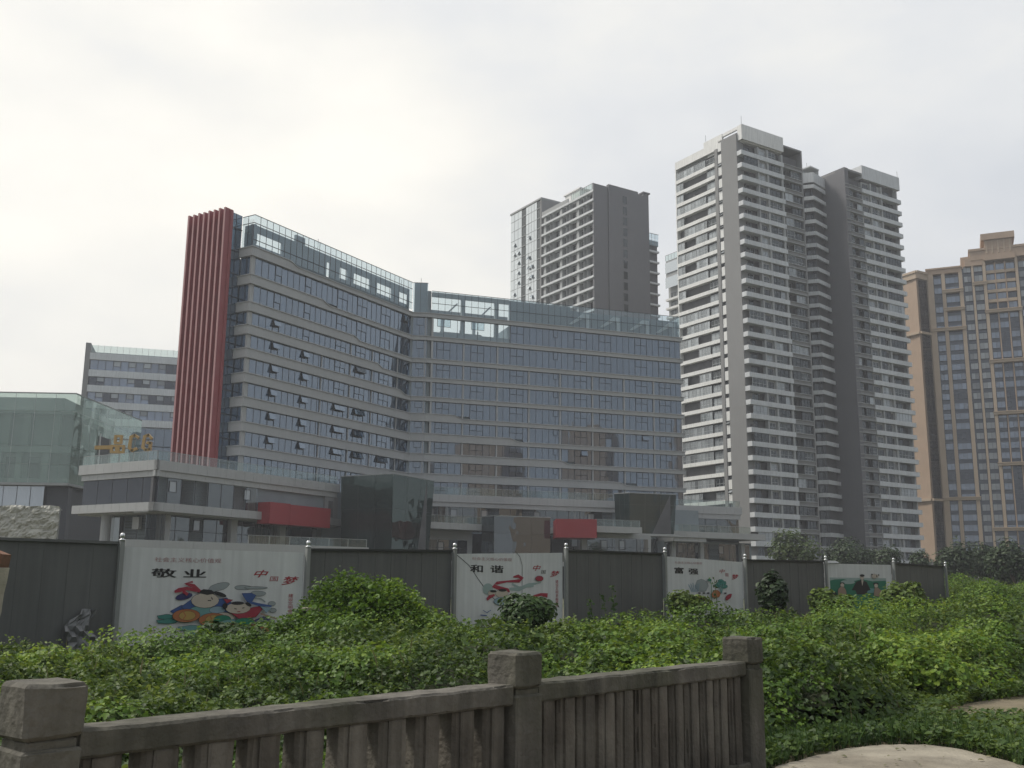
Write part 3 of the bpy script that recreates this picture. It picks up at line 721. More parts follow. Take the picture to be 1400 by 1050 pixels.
# roof storey and parapets
wl.box(T1R, 13.52, 19.5, -5, -4, 103.26, 105, 1)
wl.box(T1R, 13.52, 19.9, -6, 0, 104.75, 105.2, 2); wl.box(T1R, 19.5, 19.9, -22.8, 0, 0, 104.74, 2)
wl.box(T1L, 22.7, 23.0, -15, 0.02, 0, 105.7, 3); wl.box(T1L, 8.6, 22.7, -18, -.97, 0, 105.3, 0)
wl.build('wall', ['lightwall', 'hollow', 'slab', 'white'], t1)
m = MB()
m.box(T1R, 0, 13.5, -.5, .1, 103.3, 106.95); m.box(T1L, .0, 1.3, -.55, .1, 103.3, 106.9); m.box(T1L, 1.3, 6.4, -.6, -.1, 106.2, 106.95)
m.box(T1L, 6.4, 12.6, -.5, .05, 105.5, 107.0); m.box(T1L, 7.7, 22.75, -.5, .06, 103.6, 105.6); m.box(T1R, 13.0, 13.5, -10, -.5, 103.3, 106.9)
m.box(T1L, 12.1, 12.6, -12, -.5, 105.6, 107.0); m.box(T1R, .6, 13.4, -12, -.5, 103.1, 103.5)
m.build('roof_parapet', 'white', t1)
m = MB(); m.box(T1L, 1.3, 6.3, -1.5, .55, 0, 105.1); m.build('corner_slab', 'slab', t1)
m = MB(); m.box(T1L, 7.65, 8.65, -1.2, .5, 0, 103.6); m.build('grey_rib', 'slab', t1)
m = MB()
for z in ZT+[103.5]:
    m.box(T1L, 6.32, 7.63, -1.0, .35, z-.75, z+1.35, 0)
    m.box(T1L, 6.32, 7.63, -1.1, .0, z-1.71, z-.75, 1)
    if rt.random() < .3: m.hexa([T1L.p(6.5, .1, z-.9), T1L.p(7.5, .1, z-.9), T1L.p(7.5, .14, z-.9), T1L.p(6.5, .14, z-.9), T1L.p(6.5, .6, z-1.5), T1L.p(7.5, .6, z-1.5), T1L.p(7.5, .64, z-1.5), T1L.p(6.5, .64, z-1.5)], 2)
m.build('stair_strip', ['white', 'frame', 'panepale'], t1)
for z in ZT:
    m = MB(); corner_box(m, T1R, -.5, 13.45, .12, z-1.08, z, left=True, depth=2.2); m.build('balcony', 'whitecool', t1)
    m = MB(); corner_box(m, T1L, 8.7, 22.7, .12, z-.85+.1, z+.1, t=.2, depth=1.5); m.build('balcony', 'white', t1)
    m = MB(); m.box(T1R, 13.5, 19.5, -.5, -.1, z-.9, z-.15); m.box(T1R, 13.5, 19.5, -.5, .12, z-.15, z, 1); m.box(T1R, 13.5, 19.5, -1.4, .12, z-1.05, z-.9, 1); m.build('louvre_ledge', ['slab', 'rail'], t1)
m = MB(); m.tube([T1R.p(.1, -.1, 106.9), T1R.p(.1, -.1, 109)], .05, 5); m.tube([T1L.p(12, -.1, 107), T1L.p(12, -.1, 108.8)], .05, 5); m.build('lightning_rod', 'steel', t1)

# --- the farther twin with the dark end slab
T2 = np.array([88.05, 242.7]); T2R = Fr(T2, 57.5); S2 = off(T2, 57.5, -7.21); T2L = Fr(S2, -32.3)
t2 = thing('apartment_tower', 'grey and white apartment tower with a plain dark end wall, standing behind its twin', 'building', (88.05, 242.7, 0))
wl = MB()
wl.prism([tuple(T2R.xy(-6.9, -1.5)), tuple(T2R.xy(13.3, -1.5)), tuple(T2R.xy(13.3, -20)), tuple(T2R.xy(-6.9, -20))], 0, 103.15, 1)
wins = []
for i, z in enumerate(ZT):
    sp = [(-6.8, -4.2, 'win'), (-4.1, -2.6, 'recess'), (-2.5, -.7, 'win')] if i else []
    facade_floor(t2, wins, wl, T2R, z, sp+[(-.4, 2.3, 'half'), (2.4, 2.8, 'pier'), (2.9, 5.2, 'win'), (5.3, 6.4, 'half'), (6.5, 7.0, 'pier'), (7.1, 12.9, 'recess')], 0)
wl.box(T2R, 13.0, 13.4, -20, -.4, 0, 103, 0)
wl.box(T2R, -7.1, -.6, -5, -4, 103.16, 104, 1); wl.box(T2R, -.3, 13.4, -8, -1.52, 103.16, 106.2, 1); wl.box(T2R, -7.2, .5, -8, .02, 104.1, 104.6, 2)
# linking wing between the twins
LK = [np.array([71.2, 240.6]), np.array([74.4, 239.6]), np.array([78.6, 244.0])]
wl.prism([(70.5, 242.3), (74.6, 241.2), (78.4, 245.2), (80, 256), (70, 256)], 0, 101.2, 1)
FK1, FK2 = Fr(LK[0], math.degrees(math.atan2(*(LK[1]-LK[0]))), 1), Fr(LK[1], math.degrees(math.atan2(*(LK[2]-LK[1]))), 1)
for z in ZT:
    wins.append(window(FK1, .3, 3.0, z-.5, z+1.9, -1.3, 3, pane=0, frame=1))
    wins.append(window(FK2, .3, 5.6, z-.5, z+1.9, -1.2, 4, pane=0, frame=1))
cap_parts(wins, 'window', WM, t2)
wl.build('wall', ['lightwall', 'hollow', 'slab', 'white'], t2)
m = MB(); m.box(T2R, -.7, 14.0, -.5, .15, 103.2, 106.75); m.box(T2R, -.7, -.2, -9, -.5, 103.3, 106.7); m.box(T2R, 13.5, 14.0, -9, -.5, 103.2, 106.75); m.build('roof_parapet', 'whitecool', t2)
m = MB(); m.box(T2L, 0, 8.8, -1.4, .0, 0, 104.75); m.build('end_slab', 'darkslab', t2)
m = MB(); ribbon(m, LK, [(0, 101.0, 103.6), (99, 101.0, 103.6)], -.4, .1); m.box(Fr(LK[1]+np.array([.3, .6]), 50), -1.2, 2.4, -3, -2.6, 103.6, 105.0); m.box(Fr(LK[1]+np.array([.3, .6]), 50), -1.2, 2.6, -3.2, .0, 105.0, 105.3); m.box(Fr(LK[1]+np.array([.3, .6]), 50), 2.2, 2.5, -2.6, -.1, 103.4, 105.0); m.build('roof_parapet', 'whitecool', t2)
for z in ZT:
    m = MB(); corner_box(m, T2R, -.9, 14.2, .15, z-1.08, z, left=True, right=True, depth=2.0); m.build('balcony', 'whitecool', t2)
    m = MB(); ribbon(m, LK, [(0, z-1.05, z-.1), (99, z-1.05, z-.1)], -.2, .1); m.build('balcony', 'whitecool', t2)
    m = MB(); m.box(T2R, -7.15, -1.0, -.5, -.1, z-.9, z-.15); m.box(T2R, -7.15, -1.0, -.5, .12, z-.15, z, 1); m.box(T2R, -7.15, -1.0, -1.4, .12, z-1.05, z-.9, 1); m.build('louvre_ledge', ['slab', 'rail'], t2)
m = MB(); m.tube([T2R.p(13.8, -.2, 106.7), T2R.p(13.8, -.2, 108.6)], .05, 5); m.tube([(74, 243, 103), (74, 243, 107.5)], .05, 5); m.build('lightning_rod', 'steel', t2)

# --- slab block with sloping rows of thin balconies behind the office
MC = np.array([21.74, 263.07]); ML, MR = Fr(MC, -32.3), Fr(MC, 57.5)
mb_ = thing('apartment_block', 'grey slab block with thin white balcony rows rising behind the office roof', 'building', (MC[0], MC[1], 0))
PZ = [105.5-3.1*i for i in range(24)]
wl = MB()
wl.prism([tuple(ML.xy(.3, -1.3)), tuple(ML.xy(25.2, -1.3)), tuple(ML.xy(25.2, -18.5)), tuple(ML.xy(.3, -18.5))], 0, 107.6, 1)
wins = []
for z in PZ:
    u = .6
    for k in range(3):
        bu = .6+k*8.1
        for (a, b, kind) in ((0, 2.6, 'w'), (2.8, 4.2, 'w'), (4.4, 6.4, 'w'), (6.5, 7.7, 'p')):
            if bu+b > 24.6: continue
            if kind == 'w':
                if rt.random() < .82: wins.append(window(ML, bu+a+.1, bu+b-.1, z-.5, z+2.1, -1.15, 2, pane=0 if rt.random() < .88 else 2, frame=3))
            else: wl.box(ML, bu+a, bu+b, -1.3, -.25, z-.5, z+2.45, 0)
        wl.box(ML, bu+2.65, bu+2.75, -1.2, -.1, z-.5, z+2.45, 0); wl.box(ML, bu+4.28, bu+4.36, -1.2, -.1, z-.5, z+2.45, 0)
cap_parts(wins, 'window', WM, mb_)
wl.build('wall', ['lightwall', 'hollow'], mb_)
for z in PZ:
    m = MB(); m.box(ML, .02, 25.0, -.15, .25, z-.62, z); m.box(ML, .02, 25, -1.2, -.15, z-.62, z-.45); m.build('balcony', 'whitecool', mb_)
m = MB()
m.box(MR, 0, 4.8, -.6, 0, 0, 109.9); m.box(MR, 4.9, 15.3, -.6, .35, 0, 110.6); m.box(MR, 15.3, 17.2, -.6, .34, 0, 109.8); m.box(MR, 17.2, 19.1, -.6, .35, 0, 110.7); m.box(MR, 1.4, 18.9, -25, -.6, 107.61, 108.0); m.box(MR, 18.9, 19.1, -25, -.6, 0, 109); m.box(MR, 17.0, 19.5, -2, .6, 110.7, 111.1)
m.build('side_wall', 'darkslab', mb_)
for z in PZ[:20]:
    m = MB(); w0, w1 = 9.7, 11.3; zz = z+.4
    m.quad(MR.p(w0+.1, .37, zz+.1), MR.p(w1-.1, .37, zz+.1), MR.p(w1-.1, .37, zz+2.3), MR.p(w0+.1, .37, zz+2.3), m=0)
    for a, b, c, d_ in ((w0, w1, zz, zz+.12), (w0, w1, zz+2.28, zz+2.4), (w0, w0+.12, zz+.12, zz+2.28), (w1-.12, w1, zz+.12, zz+2.28)): m.box(MR, a, b, .352, .42, c, d_, 1)
    m.build('stair_window', ['pane', 'darkslab'], mb_)
m = MB(); m.box(ML, .1, 25, -.9, .1, 107.55, 108.15); m.build('roof_edge', 'whitecool', mb_)
m = MB()
for i in range(10): m.quad(ML.p(.1+i*1.02, 0, 108.2), ML.p(1.06+i*1.02, 0, 108.2), ML.p(1.06+i*1.02, 0, 109.9), ML.p(.1+i*1.02, 0, 109.9)); m.box(ML, 1.06+i*1.02, 1.12+i*1.02, -.05, .05, 108.15, 110, 1)
m.box(ML, 0.1, 10.4, -.05, .05, 109.92, 110.05, 1); m.box(ML, 12, 25, -.3, .05, 108.16, 109.3, 1)
m.build('roof_railing', ['glassrail', 'rail'], mb_)
m = MB(); m.box(ML, 10.5, 17.5, -9, -3, 108, 112.4); m.box(ML, 10, 18, -9.5, -2.7, 112.4, 112.8); m.build('roof_house', 'white', mb_)
# glass stair tower at its far end
wl = MB(); wl.box(ML, 25.3, 42.1, -14, -.2, 0, 113.6, 0); wl.box(ML, 25.25, 25.9, -14, .1, 0, 114.0, 0); wl.box(ML, 25.2, 42.3, -14.1, .25, 113.6, 114.1, 1); wl.build('end_wall', ['slab', 'rail'], mb_)
m = MB()
for z in PZ+[108.6, 111.7]:
    for a, b, n in ((36.0, 42.0, 3), (27.8, 33.6, 4)):
        if z > 107: 
            glazing(m, ML, a, b, z-.6, min(z+2.5, 113.5), 0, (b-a)/n, t=.08, frame=1)
        else: glazing(m, ML, a, b, z-.6, z+2.5, 0, (b-a)/n, t=.08, frame=1)
        m.box(ML, a, b, -.05, .06, z-.66, z-.56, 1)
    for a, b in ((33.8, 35.8), (26.1, 27.6)):
        m.quad(ML.p(a, -.1, z-.5), ML.p(b, -.1, z-.5), ML.p(b, -.1, z+2.4), ML.p(a, -.1, z+2.4), m=2); m.box(ML, a, b, -.1, .1, z-.7, z-.5, 1)
    if z < 105:
        for q in (39.4, 37.2, 31.2, 29.6):
            if rt.random() < .5: m.hexa([ML.p(q, .03, z+1.5), ML.p(q+1.2, .03, z+1.5), ML.p(q+1.2, .07, z+1.55), ML.p(q, .07, z+1.55), ML.p(q, .6, z+.5), ML.p(q+1.2, .6, z+.5), ML.p(q+1.2, .64, z+.55), ML.p(q, .64, z+.55)], 0)
m.build('glass_front', ['glassbright', 'rail', 'pane'], mb_)
# lower setback at the right of the side wall
m = MB(); m.box(MR, 19.1, 22.7, -9, -.6, 0, 96.2, 0); m.build('rear_wall', 'hollow', mb_)
for z in [94.6-3.1*i for i in range(14)]:
    m = MB(); m.box(MR, 19.11, 22.9, -.7, .1, z-.5, z); m.build('balcony', 'whitecool', mb_)
m = MB()
for a, b in ((96.2, 97.9), (98.0, 99.5)): glazing(m, MR, 19.15, 22.8, a, b, -.1, 1.2, t=.08)
m.box(MR, 19.12, 22.85, -3, -.3, 96.1, 97.6, 2); m.box(MR, 19.12, 22.85, -.14, .02, 99.5, 99.6, 1); m.build('roof_screen', ['glassclear', 'rail', 'core'], mb_)

# --- narrow block peeping out between the slab block and the tall tower
NC = np.array([57.0, 326.0]); NL = Fr(NC, -32.3)
nb_ = thing('apartment_block', 'narrow pale block with a glass top seen in the gap beside the tall tower', 'building', (57, 326, 0))
m = MB(); m.box(NL, -4, 9.6, -14, -1.2, 0, 104.2); m.build('wall', 'lightwall', nb_)
wins = []
for i in range(12):
    z = 97.5-3.1*i
    m = MB(); m.box(NL, -4, 9.6, -1.3, .2, z-.7, z); m.build('balcony', 'white', nb_)
    for a, b in ((-3.5, -1.5), (-.5, 1.6), (2.6, 4.6), (5.4, 8.4)):
        if rt.random() < .9: wins.append(window(NL, a, b, z, z+2.3, -1.1, 2, pane=0 if rt.random() < .8 else 2, frame=3))
cap_parts(wins, 'window', WM, nb_)
m = MB(); glazing(m, NL, -4, 9.6, 101.2, 105.0, .1, 6, t=.1); glazing(m, NL, -4, 9.6, 106.5, 110.2, .1, 6, t=.1); m.box(NL, -4, 9.6, -8, -.2, 104.3, 111.0, 1); m.build('glass_front', ['glassbright', 'rail'], nb_)
m = MB(); 
for i in range(9): m.quad(NL.p(-4+i*1.5, 0, 111), NL.p(-2.55+i*1.5, 0, 111), NL.p(-2.55+i*1.5, 0, 112.8), NL.p(-4+i*1.5, 0, 112.8)); m.box(NL, -2.53+i*1.5, -2.45+i*1.5, -.05, .05, 111, 112.9, 1)
m.box(NL, -4, 9.5, -.05, .05, 112.85, 113, 1); m.build('roof_railing', ['glassrail', 'rail'], nb_)

# --- tan stone towers on the right
WC = np.array([127.3, 302.4])+1.2*np.array([math.sin(R(113.5)), math.cos(R(113.5))]); WF = Fr(WC, 113.5)
wt = thing('apartment_tower', 'wide tan stone apartment tower with a stepped crown and blue windows', 'building', (127.3, 302.4, 0))
wl = MB(); wl.box(WF, .2, 45, -16, -1.0, 12, 98, 1); wl.box(WF, -1.0, 8.8, -15, -1.1, 12, 97.6, 0); wl.box(WF, -1.05, -.2, -15, .1, 12, 97, 0)
wl.box(WF, 8.6, 45, -15, -2, 97, 102, 0)
for (a, b) in ((-1.05, .55), (2.85, 3.85), (7.7, 8.75), (11.35, 11.95), (14.45, 15.3), (23.3, 24.05), (30, 31)):
    wl.box(WF, a, b, -1.0, .45, 12, 96.8 if a < 9 else 100, 2)
for a in (17.85, 20.6): wl.box(WF, a-.15, a+.15, -1.0, .1, 12, 99, 0)
wl.build('wall', ['beige', 'spandrel', 'beigelight'], wt)
wins = []
zc = [95.0-3.0*i for i in range(28)]
for i, z in enumerate(zc):
    for (a, b, n, k) in ((.75, 2.75, 2, 0), (4.0, 7.6, 3, 1), (9.2, 11.2, 2, 2), (12.1, 14.35, 2, 2), (15.5, 17.6, 2, 3), (18.1, 20.4, 2, 4), (20.9, 23.1, 2, 3), (24.3, 26.6, 2, 2), (27, 29.8, 2, 3)):
        zz = z+(3.6 if a > 9 else .8)
        p_ = {0: .82, 1: .85, 2: .98, 3: .9, 4: .5}[k]
        on = rt.random() < p_
        wins.append(window(WF, a, b, zz-2.05, zz-.15, -.55 if k in (0, 2) else (-.7 if on else -.95), n, pane=2 if on and k == 2 else (0 if on else 1), frame=3))
    for a, b in ((15.4, 17.7), (18.0, 20.45), (20.8, 23.2)) if i < 5 else ():
        pass
cap_parts(wins, 'window', ['paneblue', 'spandrel', 'panepale', 'frame'], wt)
for z, a, b in ((91.0, 2.9, 8.8), (85.3, 2.9, 8.8), (79.2, -1.1, 8.8), (83.6, 14.3, 24.2), (68.3, 14.3, 24.2), (68.3, 30, 36), (28.1, -1.1, 9), (52.8, 14.3, 31), (37.8, 14.3, 31), (19.1, 11.4, 31), (92.5, 11.4, 15.4)):
    m = MB(); m.box(WF, a, b, -.9, .75, z-.35, z+.35); m.box(WF, a-.1, b+.1, -.9, .95, z+.35, z+.6); m.build('stone_cornice', 'beigelight', wt)
for i in range(5):
    z = 96.4-3*i; m = MB(); m.box(WF, 15.4, 23.2, -.9, .0, z-.9, z+.0); m.build('balcony_front', 'beigelight', wt)
m = MB()
m.box(WF, -1.3, 8.7, -15.3, .5, 96.8, 98.2); m.box(WF, -1.5, 8.9, -15.5, .8, 98.2, 98.7)
m.box(WF, 9.6, 14.6, -14, .5, 98.3, 100.6); m.box(WF, 10.6, 14, -14, 0.3, 100.6, 101.0); m.box(WF, 11.2, 46, -14, .6, 99.9, 102.7); m.box(WF, 10.9, 46.2, -14, .9, 102.7, 103.4)
m.box(WF, 14.9, 23.6, -10, 1.1, 99.4, 101.2); m.box(WF, 15.5, 23.0, -10, .8, 101.2, 105.7); m.box(WF, 14.6, 23.8, -10.6, 1.5, 105.7, 107.6)
for i in range(5): m.box(WF, 15.8+i*1.6, 16.2+i*1.6, .8, 1.0, 101.5, 105.5, 1)
m.build('stepped_crown', ['beige', 'beigelight'], wt)
m = MB(); m.box(WF, -3, 46, -16, 1.8, 0, 11.8); m.build('shop_base', 'hollow', wt)
m = MB()
for a in (6.3, 9.6, 10.5): m.box(WF, a, a+.7, 1.82, 1.9, 5.4, 6.2)
m.build('painted_highlight', 'white', wt)  # bright gap highlights at the shop base, painted as white panels
BC = np.array([123.2, 300.4]); BL, BR = Fr(BC, -30), Fr(BC, 60)
bt = thing('apartment_tower', 'narrow plain tan stone tower between the dark end wall twin and the wide stone tower', 'building', (123.2, 300.4, 0))
m = MB(); m.box(BL, .0, 6.2, -7, -.8, 12, 95, 1); m.box(BL, 0, 1.2, -7, .1, 10, 96, 0); m.box(BL, 5, 6.2, -7, .1, 10, 96, 0); m.box(BR, 0, 5.6, -6.2, .0, 10, 96, 0); m.box(BR, 4.6, 6.4, -6, .4, 10, 96, 2); m.build('wall', ['beige', 'spandrel', 'beigelight'], bt)
def bc_(*bs):
    m = MB()
    for q in bs: m.box(*q)
    m.build('stone_cornice', 'beigelight', bt)
bc_((BL, -.2, 6.4, -6, .7, 77.8, 78.5), (BR, -.2, 6.6, -6, .8, 77.81, 78.51)); bc_((BR, -.2, 6.6, -6, .8, 27.5, 28.2), (BL, -.2, 6.4, -6, .7, 27.51, 28.21))
m = MB(); m.box(BL, -.3, 6.6, -7, .5, 95.2, 96.9); m.box(BR, -.3, 6.9, -6.5, .6, 95.21, 96.91); m.box(BL, -.5, 6.8, -7, .8, 96.9, 97.6); m.box(BR, -.5, 7.1, -6.5, .9, 96.9, 97.61); m.build('stone_cornice', 'beigelight', bt)
wins = [window(BL, 1.4, 4.8, z-1.9, z-.15, -.5, 3, pane=0 if i < 4 or rt.random() < .3 else 1, frame=3) for i, z in enumerate([93.5-3*i for i in range(27)])]
cap_parts(wins, 'window', ['paneblue', 'spandrel', 'panepale', 'frame'], bt)
m = MB(); m.box(BR, -1, 7, -6, 1.2, 0, 9.9); m.build('shop_base', 'hollow', bt)

# --- far block at the left and the green glass hall with its letters
HC = np.array([-106.0, 250.0]); HF = Fr(HC, 74)
hb = thing('office_building', 'far office block with pale bands and violet windows behind the red fins', 'building', (-106, 250, 0))
m = MB(); m.box(HF, .4, 60, -14, -.5, 0, 58.6); m.box(HF, -.8, .4, -13, .15, 0, 60.8, 1); m.build('wall', ['core', 'slab'], hb)
HZ = [58.3, 54.0, 50.1, 46.0, 41.9, 37.9, 33.8, 29.8]
for i, z in enumerate(HZ):
    m = MB(); m.box(HF, .4, 60, -.5, .3, z-1.7, z); m.build('floor_band', 'whitecool', hb)
    m = MB(); zl = (HZ[i+1] if i < 7 else 25)
    u = .6
    while u < 58:
        wd = 3.6
        k = 0 if rt.random() < .55 else 1
        m.quad(HF.p(u, -.2, zl), HF.p(u+wd, -.2, zl), HF.p(u+wd, -.2, z-1.7), HF.p(u, -.2, z-1.7), m=k)
        m.box(HF, u-.06, u+.06, -.25, -.1, zl, z-1.7, 2); m.box(HF, u+wd/2-.05, u+wd/2+.05, -.25, -.1, zl, z-1.7, 2)
        if rt.random() < .8: window(HF, u+1.9, u+3.5, zl+(z-1.7-zl)*.45, z-1.8, -.1, 1, pane=3, frame=2, mb=m)
        u += wd
    m.build('glazing', ['paneblue', 'spandrel', 'frame', 'panepale'], hb)
m = MB()
for i in range(40): m.quad(HF.p(.6+i*1.5, 0, 58.3), HF.p(2.05+i*1.5, 0, 58.3), HF.p(2.05+i*1.5, 0, 60.3), HF.p(.6+i*1.5, 0, 60.3)); m.box(HF, 2.07+i*1.5, 2.13+i*1.5, -.05, .05, 58.3, 60.4, 1)
m.build('roof_railing', ['glassrail', 'rail'], hb)

GC = np.array([-67.0, 155.0]); GF, GR = Fr((-97, 153.5), 87.2, 1), Fr(GC, 2, 1)
gb = thing('glass_hall', 'pale green glass hall with a plain flat roof at the left behind the gold letters', 'building', (-67, 155, 0))
GL_ = 30.03
m = MB(); m.box(GF, 0, GL_-2.5, -26, -2.2, 0, 29.9); m.box(GF, 0, GL_-.6, -26, -.8, 27.2, 27.7, 1); m.box(GF, 0, GL_-.6, -24, -.8, 21.2, 22.2, 1); m.box(GF, 0, GL_-.6, -24, -.8, 16.5, 17.2, 1)
for u in (3, 8, 13.5, 15.6, 19, 22, 26.5): m.box(GF, u, u+1.0, -1.9, -1.2, 22.2, 27.2, 1)
for u in (2, 6.5, 9.5, 13, 16.2, 18.5, 21.5, 25.5): m.box(GF, u, u+.8, -1.9, -1.0, 17.2, 21.2, 1)
for u in (10.6, 14.3, 19.6, 23): m.box(GF, u, u+1.8, -2.15, -2.0, 17.2, 20.6, 2)
m.build('inner_wall', ['lightwall', 'panel', 'hollow'], gb)
m = MB()
for fr_, L_ in ((GF, GL_), (GR, 26)):
    for a, b in ((16.5, 19.3), (19.35, 22.1), (22.15, 27.4), (27.45, 30.2)): glazing(m, fr_, 0, L_, a, b, 0, 3.0, t=.05, frame=1, proud=.02)
m.build('glass_skin', ['glassgreen', 'paleframe'], gb)
m = MB(); m.box(GF, 0, GL_, -.2, .08, 30.2, 30.35); m.box(GR, .1, 26, -.2, .08, 30.2, 30.34); m.box(GF, 0, GL_, -1.2, .12, 16.1, 16.48); m.box(GR, .15, 26, -.6, .12, 16.1, 16.47); m.build('metal_coping', 'rail', gb)
m = MB(); m.box(GR, 9.2, 13.5, .03, .2, 19.3, 25.0); m.build('dark_opening', 'hollow', gb)
m = MB(); m.tube([GR.p(9.1, .25, 17), GR.p(9.1, .25, 25.4)], .12, 6); m.build('steel_post', 'white', gb)
m = MB(); glazing(m, GF, 0, 26.2, 0, 16.1, -1.0, 2.0, t=.07); m.box(GF, 26.2, 29.6, -3, -1.6, 0, 16.1, 1); m.box(GR, 2.2, 25, -2.1, -1.5, 0, 16.1, 1); m.build('shopfront', ['glassbright', 'frame'], gb)
# low glass block between the letters and the fins
KF = Fr((-80, 196), 72)
kb = thing('glass_building', 'low blue grey glass block between the gold letters and the red fins', 'building', (-80, 196, 0))
m = MB(); m.box(KF, 0, 28, -10, -.3, 0, 31.6); m.build('wall', 'core', kb)
m = MB()
for i in range(9): glazing(m, KF, 0, 28, i*3.5+.1, i*3.5+3.4, 0, 1.8, t=.07); m.box(KF, 0, 28, -.05, .06, i*3.5-.05, i*3.5+.08, 1)
m.build('glazing', ['glassblue', 'frame'], kb)

# gold letters on their frame above the podium roof
SF = Fr((-60.3, 148.0), 90)
sg = thing('rooftop_sign', 'gold sign letters standing on a steel frame above the podium roof', 'sign', (-57, 148, 15.5))
def stroke(m, pts, wd, d0=-.2, d1=.2, mm=0):
    for (a, b), (c, d_) in zip(pts[:-1], pts[1:]):
        L_ = math.hypot(c-a, d_-b); nx, nz = -(d_-b)/L_*wd/2, (c-a)/L_*wd/2; ex, ez = (c-a)/L_*wd*.3, (d_-b)/L_*wd*.3
        m.face_poly(SF, [(a-ex+nx, b-ez+nz), (a-ex-nx, b-ez-nz), (c+ex-nx, d_+ez-nz), (c+ex+nx, d_+ez+nz)], d0, d1, mm)
def letter(strokes, wd):
    m = MB()
    for i, s_ in enumerate(strokes): stroke(m, s_, wd, -.2+.004*i, .2+.004*i)
    m.build('letter', 'orange', sg)
letter([[(-.1, 21.0), (1.9, 21.05)]], .55)
def bx4(x, z, w_, h_): return [[(x, z), (x+w_, z)], [(x+w_, z), (x+w_, z+h_)], [(x+w_, z+h_), (x, z+h_)], [(x, z+h_), (x, z)]]
letter(bx4(2.62, 21.7, .85, 1.0)+bx4(2.2, 20.35, .72, .9)+bx4(3.2, 20.35, .72, .9), .34)
letter([[(5.9, 22.55), (5.4, 22.85), (4.85, 22.6)], [(4.85, 22.6), (4.75, 21.0)], [(4.75, 21.0), (5.2, 20.6), (5.75, 20.9)]], .38)
letter([[(7.85, 22.45), (7.4, 22.9), (6.85, 22.7)], [(6.85, 22.7), (6.7, 21.1)], [(6.7, 21.1), (7.2, 20.65), (7.75, 20.8), (7.8, 21.75), (7.3, 21.75)]], .38)
m = MB()
for u in (.1, 1.7, 3.2, 5.3, 7.3): m.box(SF, u-.06, u+.06, -.5, -.38, 15.5, 22.4)
m.box(SF, -.1, 8, -.38, -.28, 20.9, 21.05); m.box(SF, 2, 8, -.38, -.28, 22.2, 22.35); m.build('support_frame', 'steel', sg)
# crumpled sheet over the scaffolding beyond the left hoarding
m = MB(); nx, nz = 96, 40; rr = np.random.RandomState(4)
TF = Fr((-58, 99.0), 87); g_ = rr.rand(nz+1, nx+1)
for i in range(nz+1):
    for k in range(nx+1):
        u = k*.15; z = 3+i*.148
        m.v.append(TF.p(u, .16*g_[i, k]+.22*abs(math.sin(u*1.3+z*1.1+1.5*g_[i//5, k//5]))+.22*abs(math.sin(z*2.3-u*.9+2*g_[i//4, k//6])), z if i < nz else z+.06*math.sin(u*2)))
for i in range(nz):
    for k in range(nx): m.f.append([i*(nx+1)+k, i*(nx+1)+k+1, (i+1)*(nx+1)+k+1, (i+1)*(nx+1)+k]); m.m.append(0)
tp = thing('tarpaulin', 'crumpled pale grey tarpaulin hung on poles beyond the left hoarding', 'tarpaulin', (-51, 99, 0))
m.build('sheet', 'tarp', tp)
m = MB()
for u in (.4, 5, 9.8, 14.2): m.tube([TF.p(u, -.4, 0), TF.p(u, -.4, 8.8)], .06, 6)
m.tube([TF.p(0, -.4, 8.6), TF.p(14.4, -.4, 8.6)], .05, 6); m.build('pole', 'steel', tp)

# --- tan blocks across the road on the right: outside the frame, seen as reflections in the office glass
for q, (cx, cy, ang, L_, h_, lab) in enumerate(((150, 40, -50, 34, 58, 'taller tan apartment block across the road, mirrored in the lower office glass'), (185, 105, -38, 30, 47, 'lower tan apartment block across the road, mirrored in the office glass'), (118, 22, -55, 26, 52, 'second tan apartment block across the road, nearest the pavement'), (92, 2, -60, 20, 46, 'lowest tan apartment block across the road, behind the pavement'), (176, 66, -46, 24, 62, 'tallest tan apartment block across the road'))):
    fr = Fr((cx, cy), ang); t = thing('apartment_block', lab, 'building', (cx, cy, 0))
    m = MB(); m.box(fr, 0, L_, -14, 0, 0, h_); m.build('wall', 'beige', t)
    ws_ = []
    for i in range(int(h_/3)-1):
        m = MB()
        for k in range(int(L_/3.4)):
            if rt.random() < .9: m.quad(fr.p(.6+k*3.4, .05, 1+i*3), fr.p(2.9+k*3.4, .05, 1+i*3), fr.p(2.9+k*3.4, .05, 2.7+i*3), fr.p(.6+k*3.4, .05, 2.7+i*3))
        m.build('glazing', 'pane', t)
    for k in range(int(L_/6.8)+1):
        m = MB(); m.box(fr, k*6.8-.2, k*6.8+.3, 0, .7, 0, h_+1); m.build('pier', 'beigelight', t)
# ---------------------------------------------------------------- hoarding of grey sheets and poster boards
K = [(-15.8, 16.75), (-12.2, 19.9), (-8.66, 23.0), (-5.14, 26.1), (-1.63, 29.21), (1.67, 32.32), (5.2, 35.42), (8.63, 38.52), (12.56, 41.63), (16.42, 44.74), (19.94, 47.84)]
KZ = [2.5, 2.5, 2.50, 2.50, 2.60, 2.76, 2.78, 2.68, 2.74, 2.78, 2.72]
def panel_frame(i):
    P, Q = np.array(K[i]), np.array(K[i+1]); return Fr(P, math.degrees(math.atan2(Q[0]-P[0], Q[1]-P[1])), 1), float(np.linalg.norm(Q-P))
GREY = {0: 'charcoal hoarding sheet at the far left end behind the broken pillar', 1: 'charcoal hoarding sheet with a torn crumpled corner beside the largest poster', 3: 'charcoal hoarding sheet behind the tall vine covered mound',
        5: 'charcoal hoarding sheet with slender weed stalks standing before it', 7: 'charcoal hoarding sheet behind the small upright bush', 9: 'charcoal hoarding sheet at the far end beside the framed hill poster'}
